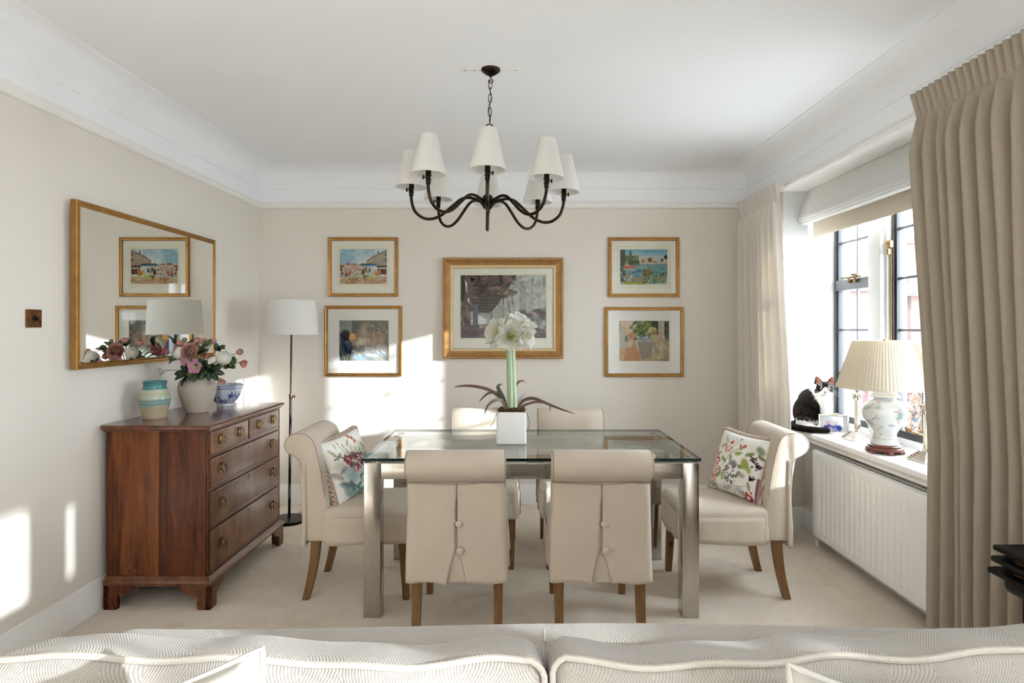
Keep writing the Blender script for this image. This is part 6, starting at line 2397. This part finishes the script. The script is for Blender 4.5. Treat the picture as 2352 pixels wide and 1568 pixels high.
def jar_col(u, v, r_, z):
    # u = 0.5 looks towards the room's middle of view (direction of the camera)
    uu = (u - (math.atan2(-3.225, -1.972) % (2 * PI)) / (2 * PI) + .5) % 1.0
    vv = 1 - (z - _jz0) / (_jz1 - _jz0)
    return jc.a[min(129, max(0, int(vv * 130))), min(199, int(uu * 200))]


lathe_painted('jar', t, jar_prof, 120, 'glaze', jar_col, sub=2, cap1=True)
MB().lathe([(.016, .349), (.017, .354), (.012, .358), (.006, .362), (.006, .56), (.010, .565), (.004, .60)], (0, 0, 0), 16).build('lamp_fitting', 'brass', t, angle=40)
sh = MB()
NP = 84
seg = NP * 4


def pleat(a, z):
    return 1 + .012 * (1 if (int(a / (2 * PI) * NP * 2 + .001) % 2 == 0) else -1) * .5


sh.lathe([(.2290, .340), (.2300, .346), (.2240, .356), (.1560, .576), (.1535, .588), (.1520, .592), (.1500, .590), (.1515, .578), (.2200, .352), (.2260, .341)], (0, 0, 0), seg, False, False,
         rfn=lambda a, z: 1 + (.010 * math.sin(a * NP) if .350 < z < .582 else 0))
nn_ = 9
sh.f += [(nn_ * seg + i, nn_ * seg + (i + 1) % seg, (i + 1) % seg, i) for i in range(seg)]
sh.mi += [0] * seg
sho = sh.build('lamp_shade', 'shade_cream', t, angle=60)
gm = MB()
for q in range(3):
    aa = q * 2 * PI / 3
    gm.tube([(.151 * math.cos(aa), .151 * math.sin(aa), .583), (0, 0, .585)], .002, 6)
gm.build('shade_wire', 'brass', sho)


# candlesticks: corinthian column on a stepped square base
def candlestick(label, loc):
    t = thing('candlestick', label, 'candlestick', loc, R(4), group='silver column candlesticks on the window sill')

    def step(mb, h_, z0, z1):
        mb.box(-h_, h_, -h_, h_, z0, z1, b=.0015)
    b = MB()
    for i, h_ in enumerate((.064, .058, .051, .044, .037, .030)):
        step(b, h_, i * .008, (i + 1) * .008 + .001)
    b.build('stepped_base', 'silver', t, angle=30)
    MB().lathe([(.024, .048), (.026, .051), (.024, .055), (.020, .057), (.022, .061), (.019, .064)], (0, 0, 0), 24).build('column_foot', 'silver', t, angle=40)
    MB().lathe([(.0175, .063), (.0175, .105), (.0172, .107), (.0160, .228), (.0165, .232)], (0, 0, 0), 72, rfn=lambda a, z: 1 - (.07 * (.5 + .5 * math.cos(a * 12)) if .108 > z > 0 or z > .11 else 0)).build('fluted_column', 'silver', t, angle=60)
    c = MB().lathe(sm_prof([(.016, .230), (.018, .236), (.018, .250), (.022, .266), (.024, .270)]), (0, 0, 0), 24)
    for k in range(16):
        a = k * PI / 8
        z0 = .238 if k % 2 else .250
        c.tube([(.017 * math.cos(a), .017 * math.sin(a), z0 - .006), (.020 * math.cos(a), .020 * math.sin(a), z0 + .010), (.026 * math.cos(a), .026 * math.sin(a), z0 + .016), (.027 * math.cos(a), .027 * math.sin(a), z0 + .011)], [.003, .0035, .003, .002], 6)
    for sx in (-1, 1):
        for sy in (-1, 1):
            c.tube([(sx * .014, sy * .014, .258), (sx * .022, sy * .022, .272), (sx * .026, sy * .026, .268)], .004, 6)
    c.build('capital', 'silver', t, angle=40)
    n = MB().box(-.027, .027, -.027, .027, .273, .280, b=.0015)
    n.lathe([(.012, .280), (.014, .284), (.020, .290), (.021, .293), (.010, .293), (.009, .288)], (0, 0, 0), 24)
    n.build('drip_pan', 'silver', t, angle=40)


candlestick('silver column candlestick between the photo frame and the jar lamp', (2.040, 3.600, ZSILL))
candlestick('silver column candlestick half hidden by the near curtain', (2.055, 3.015, ZSILL))

# photo frame
t = thing('photo_frame', 'small silver photo frame standing in front of the cat', 'photo frame', (2.008, 3.800, ZSILL), rot=(R(-10), 0, R(-14)))
fp = [(0, 0), (0, -.006), (.003, -.009), (.006, -.008), (.009, -.009), (.011, -.006), (.012, 0)]
f_ = MB()
f_.xf = Matrix.Translation((0, 0, .060))
f_.frame(.172, .118, fp)
f_.build('frame', 'silver', t, angle=20)
pc = Canvas(70, 46, (222, 222, 228), 6)
pc.grain(5, .08)
for x, y, cc in ((.26, .45, (206, 160, 170)), (.36, .40, (226, 196, 190)), (.62, .40, (210, 170, 180)), (.70, .44, (226, 200, 196)), (.50, .50, (230, 206, 200))):
    pc.ell(x, y, .045, .07, cc, .85, .5)
for x, y, cc in ((.2, .78, (60, 50, 130)), (.32, .70, (90, 70, 150)), (.45, .80, (54, 56, 150)), (.58, .74, (60, 100, 190)), (.70, .76, (44, 50, 140)), (.38, .88, (206, 196, 220)), (.52, .92, (170, 160, 200))):
    pc.ell(x, y, .09, .12, cc, .9, .5)
pm_ = MB()
cW, cH = pc.W, pc.H
pm_.add([(lerp(-.075, .075, i / (cW - 1)), -.004, .060 + lerp(.048, -.048, j / (cH - 1))) for j in range(cH) for i in range(cW)],
        [(j * cW + i, j * cW + i + 1, (j + 1) * cW + i + 1, (j + 1) * cW + i) for j in range(cH - 1) for i in range(cW - 1)])
pm_.build('photograph', 'art', t, smooth=False, colors=pc.flat(), fix=False)
MB().box(-.078, .078, -.0035, .001, .010, .110).build('backing_board', 'hole', t)
cr = MB().tube(smooth_path([(-.03, -.006, .119), (-.015, -.006, .124), (0, -.006, .121), (.015, -.006, .124), (.03, -.006, .119)], 4), .0035, 6)
cr.build('crest', 'silver', t)
MB().prism([(.0, .09), (.035, .004), (.028, .002), (.0, .08)], 'yz', -.012, .012).build('strut', 'hole', t, smooth=False)

# ------------------------------------------------------------------ the cat
CATO = Vector((1.965, 3.945, ZSILL))
t = thing('cat', 'black and white cat sitting on the window sill', 'cat', CATO)
FW = Vector((-.42, -.91, 0)).normalized()        # the way the face looks
RT = Vector((-FW.y, FW.x, 0)) * -1               # screen-left to screen-right seen from the room
RT = Vector((.91, -.42, 0)).normalized()


def E(c, r_, rot=None):
    """ellipsoid: c = (right, forward, up), radii in the same axes"""
    return (Vector(c), Vector(r_), rot)


ells = [
    E((-.046, -.020, .112), (.090, .088, .108)),      # haunch and rump
    E((-.034, -.015, .172), (.074, .080, .092)),      # back
    E((.010, .010, .180), (.060, .068, .085)),        # shoulders
    E((.048, .030, .165), (.046, .050, .085)),        # chest
    E((.052, .034, .110), (.040, .044, .070)),
    E((-.060, .030, .055), (.060, .065, .055)),       # near thigh
    E((-.040, .085, .022), (.055, .030, .022)),       # near hind paw
    E((.070, -.030, .050), (.040, .050, .050)),       # far thigh
    E((.034, .060, .060), (.018, .020, .065)),        # front legs
    E((.070, .050, .060), (.017, .019, .065)),
    E((.034, .078, .013), (.019, .027, .014)),        # front paws
    E((.072, .066, .013), (.018, .026, .014)),
    E((.046, .016, .232), (.042, .046, .045)),        # neck
    E((.052, .030, .272), (.052, .047, .044)),        # skull
    E((.052, .052, .258), (.044, .030, .030)),        # cheeks
    E((.052, .078, .250), (.022, .016, .017)),        # muzzle
    E((.052, .070, .238), (.018, .016, .012)),        # chin
]
_tail = smooth_path([(-.105, -.060, .03), (-.140, .010, .022), (-.125, .085, .022), (-.060, .135, .022), (.010, .140, .021), (.060, .128, .019)], 5)
for i, p in enumerate(_tail):
    r_ = lerp(.024, .017, i / (len(_tail) - 1))
    ells.append(E((p.x, p.y, p.z), (r_ * 1.1, r_, r_)))


def loc3(p):
    return RT * p[0] + FW * p[1] + Vector((0, 0, p[2]))


raw = MB()
for c, r_, _ in ells:
    def sp(u, v, c=c, r_=r_):
        th, ph_ = 2 * PI * u, PI * v
        return loc3((c.x + r_.x * math.sin(ph_) * math.cos(th), c.y + r_.y * math.sin(ph_) * math.sin(th), c.z + r_.z * math.cos(ph_)))
    raw.grid(sp, 20, 12, cu=True)
# ears: hollow cones
for sx in (-1, 1):
    base = Vector((.052 + sx * .032, .022, .298))
    tip_ = Vector((.052 + sx * .046, .026, .352))
    vs_, fs_ = [], []
    NN = 12
    for j in range(7):
        s = j / 6
        cc = base.lerp(tip_, s)
        w = .029 * (1 - s) ** .62 + .0012
        for i in range(NN):
            a = 2 * PI * i / NN
            vs_.append(loc3((cc.x + w * math.cos(a), cc.y + w * .45 * math.sin(a), cc.z)))
    for j in range(6):
        for i in range(NN):
            fs_.append((j * NN + i, j * NN + (i + 1) % NN, (j + 1) * NN + (i + 1) % NN, (j + 1) * NN + i))
    fs_ += [tuple(range(NN)), tuple(range(6 * NN, 7 * NN))]
    raw.add(vs_, fs_)
tmp = raw.build('body', 'fur', None)
rm = tmp.modifiers.new('r', 'REMESH')
rm.mode = 'VOXEL'
rm.voxel_size = .0042
smo = tmp.modifiers.new('s', 'SMOOTH')
smo.iterations = 5
smo.factor = .5
dg = bpy.context.evaluated_depsgraph_get()
me = bpy.data.meshes.new_from_object(tmp.evaluated_get(dg))
bpy.data.objects.remove(tmp, do_unlink=True)
nv_ = len(me.vertices)
co = np.empty(nv_ * 3)
me.vertices.foreach_get('co', co)
co = co.reshape(-1, 3)
r3, f3, u3 = co @ np.array(RT), co @ np.array(FW), co[:, 2]
rs = np.random.RandomState(4)
jit = rs.randn(nv_) * .0035 + .006 * np.sin(r3 * 160 + u3 * 90) * np.sin(f3 * 140 + u3 * 60)
black = np.zeros(nv_)
body_m = (u3 < .30) & (r3 + jit < np.interp(u3, [.05, .09, .14, .19, .235, .27], [.012, .026, .030, .010, -.016, -.034]))
black[body_m] = 1
low_white = (u3 + jit < .066) & (u3 > .0) & (r3 > -.115) & (f3 > .02)
black[low_white] = 0
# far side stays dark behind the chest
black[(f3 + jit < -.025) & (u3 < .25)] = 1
tailm = np.zeros(nv_, dtype=bool)
tp = np.array([(p.x, p.y, p.z) for p in _tail])
rfu = np.stack([r3, f3, u3], 1)
dd = np.min(np.linalg.norm(rfu[:, None, :] - tp[None, :, :], axis=2), axis=1)
tailm = dd < .029
black[tailm & (u3 < .052)] = 1
# head: black mask with a white blaze over the muzzle
head = (u3 > .232) & (r3 > -.008)
hr = r3 - .052
blaze = (np.abs(hr) < np.interp(u3, [.23, .245, .262, .275, .284, .288], [.060, .040, .020, .011, .005, -.01])) & (f3 > .01)
hb = head & ~blaze & (u3 + jit * .5 > np.interp(np.abs(hr), [0, .025, .055], [.262, .250, .243]))
black[head] = 0
black[hb] = 1
black[head & (u3 > .292)] = 1
base_w = np.array([238, 236, 232.])
base_b = np.array([26, 22, 20.])
colr = base_w[None] * (1 - black[:, None]) + base_b[None] * black[:, None]
# brown warmth in the flank fur and rosy inner ears
wb = black * np.clip(rs.rand(nv_) * .5 + .2 * np.sin(u3 * 40 + r3 * 30), 0, 1)
colr += wb[:, None] * np.array([22, 14, 8.])
_nr = np.empty(nv_ * 3)
me.vertices.foreach_get('normal', _nr)
_nf = _nr.reshape(-1, 3) @ np.array(FW)
_ew = .029 * (1 - np.clip((u3 - .298) / .054, 0, 1)) ** .62
inner = (u3 > .303) & (_nf > .45) & (np.abs(np.abs(hr) - (.032 + .014 * (u3 - .298) / .054)) < _ew * .62)
colr[inner] = np.array([150, 96, 76.])
colr += rs.randn(nv_, 1) * 4
at = me.color_attributes.new('Col', 'FLOAT_COLOR', 'POINT')
c4 = np.ones((nv_, 4), dtype=np.float32)
c4[:, :3] = to_lin(colr)
at.data.foreach_set('color', c4.ravel())
# short fur relief
nrm = np.empty(nv_ * 3)
me.vertices.foreach_get('normal', nrm)
co2 = co + nrm.reshape(-1, 3) * (rs.rand(nv_, 1) * .0016)
me.vertices.foreach_set('co', co2.ravel())
me.materials.clear()
me.materials.append(MT['fur'])
me.polygons.foreach_set('use_smooth', [True] * len(me.polygons))
me.update()
bo = bpy.data.objects.new('body', me)
col.objects.link(bo)
bo.parent = t
# loose guard hairs along the coat
hv, hf, hc = [], [], []
idx = rs.choice(nv_, 11000)
for i in idx:
    p = Vector(co2[i])
    nn = Vector(nrm.reshape(-1, 3)[i])
    if abs(hr[i]) < .05 and u3[i] > .235 and f3[i] > .03:
        continue
    d_ = (nn * .55 + Vector((0, 0, -.75)) + Vector(rs.randn(3) * .25)).normalized()
    sd = d_.cross(nn)
    if sd.length < 1e-4:
        continue
    sd = sd.normalized() * .00035
    L_ = .007 + .006 * rs.rand()
    if u3[i] > .24:
        L_ *= .5
    k = len(hv)
    hv += [p - sd, p + sd, p + d_ * L_]
    hf.append((k, k + 1, k + 2))
    hc += [c4[i, :3]] * 3
fo = MB().add(hv, hf).build('fur', 'fur', t, smooth=False, colors=np.array(hc), fix=False)
fo['kind'] = 'stuff'
for sx in (-1, 1):
    ey = MB().block(loc3((.052 + sx * .0205, .0705, .2755)), (.0085, .005, .0055), .0045, 3, (1, 1, 1))
    eo = ey.build('eye', 'eye', t, angle=80)
    MB().block(loc3((.052 + sx * .0205, .0755, .2755)), (.0018, .0015, .0042), .0013, 2, (1, 1, 1)).build('pupil', 'pupil', eo)
    wk = MB()
    for k in range(4):
        wk.tube([loc3((.052 + sx * .016, .088, .248 - k * .003)), loc3((.052 + sx * .05, .095, .250 + (1.5 - k) * .006)), loc3((.052 + sx * .082, .085, .250 + (1.5 - k) * .014))], [.0003, .00025, .00015], 4)
    for k in range(3):
        wk.tube([loc3((.052 + sx * .016, .072, .284)), loc3((.052 + sx * (.020 + .008 * k), .078, .300)), loc3((.052 + sx * (.026 + .014 * k), .072, .318 - .004 * k))], [.0006, .0005, .0003], 4)
    wk.build('whiskers', 'whisker', t)
MB().block(loc3((.052, .094, .2555)), (.0065, .004, .0045), .003, 2, (1, 1, 1)).build('nose', 'nose', t)
MB().tube(smooth_path([loc3((.040, .088, .2405)), loc3((.046, .093, .2400)), loc3((.052, .0935, .2435)), loc3((.058, .093, .2400)), loc3((.064, .088, .2405))], 4), .0008, 5).build('mouth', 'nose', t)

# ------------------------------------------------------------------ outside the window
gz = -3.2
struct(MB().box(2.5, 80, -45, 80, gz - .3, gz).build('ground', 'lawn', smooth=False))


def house(name, label, loc, rz, w, d, h, mt, roof, wins, roof_kind='hip', chim=()):
    t = thing(name, label, 'building', loc, R(rz))
    MB().box(-w / 2, w / 2, -d / 2, d / 2, 0, h).build('wall', mt, t, smooth=False)
    if roof_kind == 'flat':
        MB().box(-w / 2 - .3, w / 2 + .3, -d / 2 - .3, d / 2 + .3, h, h + roof).build('roof', 'slate', t, smooth=False)
    elif roof_kind == 'gable':
        MB().prism([(-w / 2 - .3, h), (w / 2 + .3, h), (0, h + roof)], 'xz', -d / 2 - .2, d / 2 + .2).build('roof', 'slate', t, smooth=False)
        MB().prism([(-w / 2, h - .01), (w / 2, h - .01), (0, h + roof - .25)], 'xz', -d / 2 - .25, -d / 2 - .21).build('gable', mt, t, smooth=False)
    else:
        m_ = MB()
        m_.add([(-w / 2 - .3, -d / 2 - .3, h), (w / 2 + .3, -d / 2 - .3, h), (w / 2 + .3, d / 2 + .3, h), (-w / 2 - .3, d / 2 + .3, h), (-w / 4, 0, h + roof), (w / 4, 0, h + roof)],
               [(0, 1, 5, 4), (1, 2, 5), (2, 3, 4, 5), (3, 0, 4), (3, 2, 1, 0)])
        m_.build('roof', 'slate', t, smooth=False)
    for (x, z, ww, hh_) in wins:
        f_ = MB()
        f_.xf = Matrix.Translation((x, -d / 2 - .02, z))
        f_.frame(ww, hh_, [(0, 0), (0, -.08), (.10, -.08), (.10, 0)])
        f_.box(-.03, .03, -.06, 0, -hh_ / 2, hh_ / 2).box(-ww / 2, ww / 2, -.06, 0, -.03, .03)
        wo = f_.build('window', 'out_frame', t, smooth=False)
        MB().box(x - ww / 2 + .1, x + ww / 2 - .1, -d / 2 - .03, -d / 2 - .01, z - hh_ / 2 + .1, z + hh_ / 2 - .1).build('pane', 'out_glass', wo, smooth=False)
    for (x, hc_) in chim:
        c_ = MB().box(x - .45, x + .45, -.4, .4, h * .8, h + hc_).box(x - .52, x + .52, -.47, .47, h + hc_, h + hc_ + .15)
        co_ = c_.build('chimney', mt, t, smooth=False)
        for k in (-.22, .22):
            MB().lathe([(.14, 0), (.11, .5)], (x + k, 0, h + hc_ + .15), 10).build('chimney_pot', 'brick', co_)
    return t


house('brick_house', 'pink brick house with a dark flat roof seen through the left casement', (14.6, 28.0, gz), -14, 3.4, 5, 6.1, 'brick', .9, [(-.6, 4.4, .9, 1.5), (.9, 4.4, .8, 1.5), (-.6, 1.8, .9, 1.5)], 'flat')
house('rendered_house', 'pale rendered house beyond the white mullion', (22.5, 40, gz), -14, 6.0, 6, 7.4, 'render', 1.2, [(-1.6, 4.8, 1.2, 1.6), (1.4, 4.8, 1.2, 1.6)], 'hip')
house('gabled_house', 'tall brick gabled house with chimney seen through the middle casement', (20.4, 29.0, gz), -20, 3.6, 5, 6.0, 'brick', 2.2, [(-.8, 4.4, .8, 1.5), (.8, 4.4, .8, 1.5), (.8, 1.8, .8, 1.5)], 'gable', ((-1.2, 2.6), (1.3, 1.8)))
house('terrace_house', 'brick terrace with chimney at the right of the middle casement', (27.5, 30.5, gz), -28, 6, 5, 6.6, 'brick', 1.6, [(-1.9, 4.4, 1.0, 1.5), (0, 4.4, 1.0, 1.5), (1.9, 4.4, 1.0, 1.5)], 'hip', ((-1.8, 2.6),))
house('garden_shed', 'maroon brick outhouse with a small white window', (12.4, 19.6, gz), -20, 2.4, 2.4, 2.8, 'dark_brick', .7, [(.3, 1.9, .7, .9)], 'hip')


def bush(name, label, loc, r_, n, mt, seed, trunk=True):
    t = thing(name, label, 'tree', loc, group='autumn trees outside the window')
    rr = random.Random(seed)
    m_ = MB()
    for i in range(n):
        a, b, q = rr.random() * 6.28, math.acos(rr.uniform(-1, 1)), rr.random() ** .4
        p = Vector((r_ * q * math.sin(b) * math.cos(a), r_ * q * math.sin(b) * math.sin(a), r_ * 1.5 + r_ * q * 1.2 * math.cos(b)))
        s = rr.uniform(.05, .11)
        u = Vector((rr.gauss(0, 1), rr.gauss(0, 1), rr.gauss(0, 1))).normalized()
        v = u.orthogonal().normalized()
        w = u.cross(v)
        m_.add([p + v * s, p + w * s * .6, p - v * s, p - w * s * .6 + u * s * .3], [(0, 1, 2, 3)])
    o = m_.build('foliage', mt, t, smooth=False)
    o['kind'] = 'stuff'
    MB().tube([(0, 0, 0), (.1, 0, r_ * .8), (0, .1, r_ * 1.8)], [.12, .09, .04], 8).build('trunk', 'bark', t)


bush('autumn_tree', 'rust coloured autumn tree low behind the jar lamp', (11.6, 16.2, gz), 1.2, 2600, 'autumn', 3)
bush('autumn_tree', 'rust coloured autumn tree beside the near curtain', (11.2, 13.4, gz), 1.1, 2600, 'autumn', 5)
bush('autumn_tree', 'copper leaved tree in front of the brick terrace', (17.6, 20.6, gz), 1.5, 2600, 'autumn', 9)
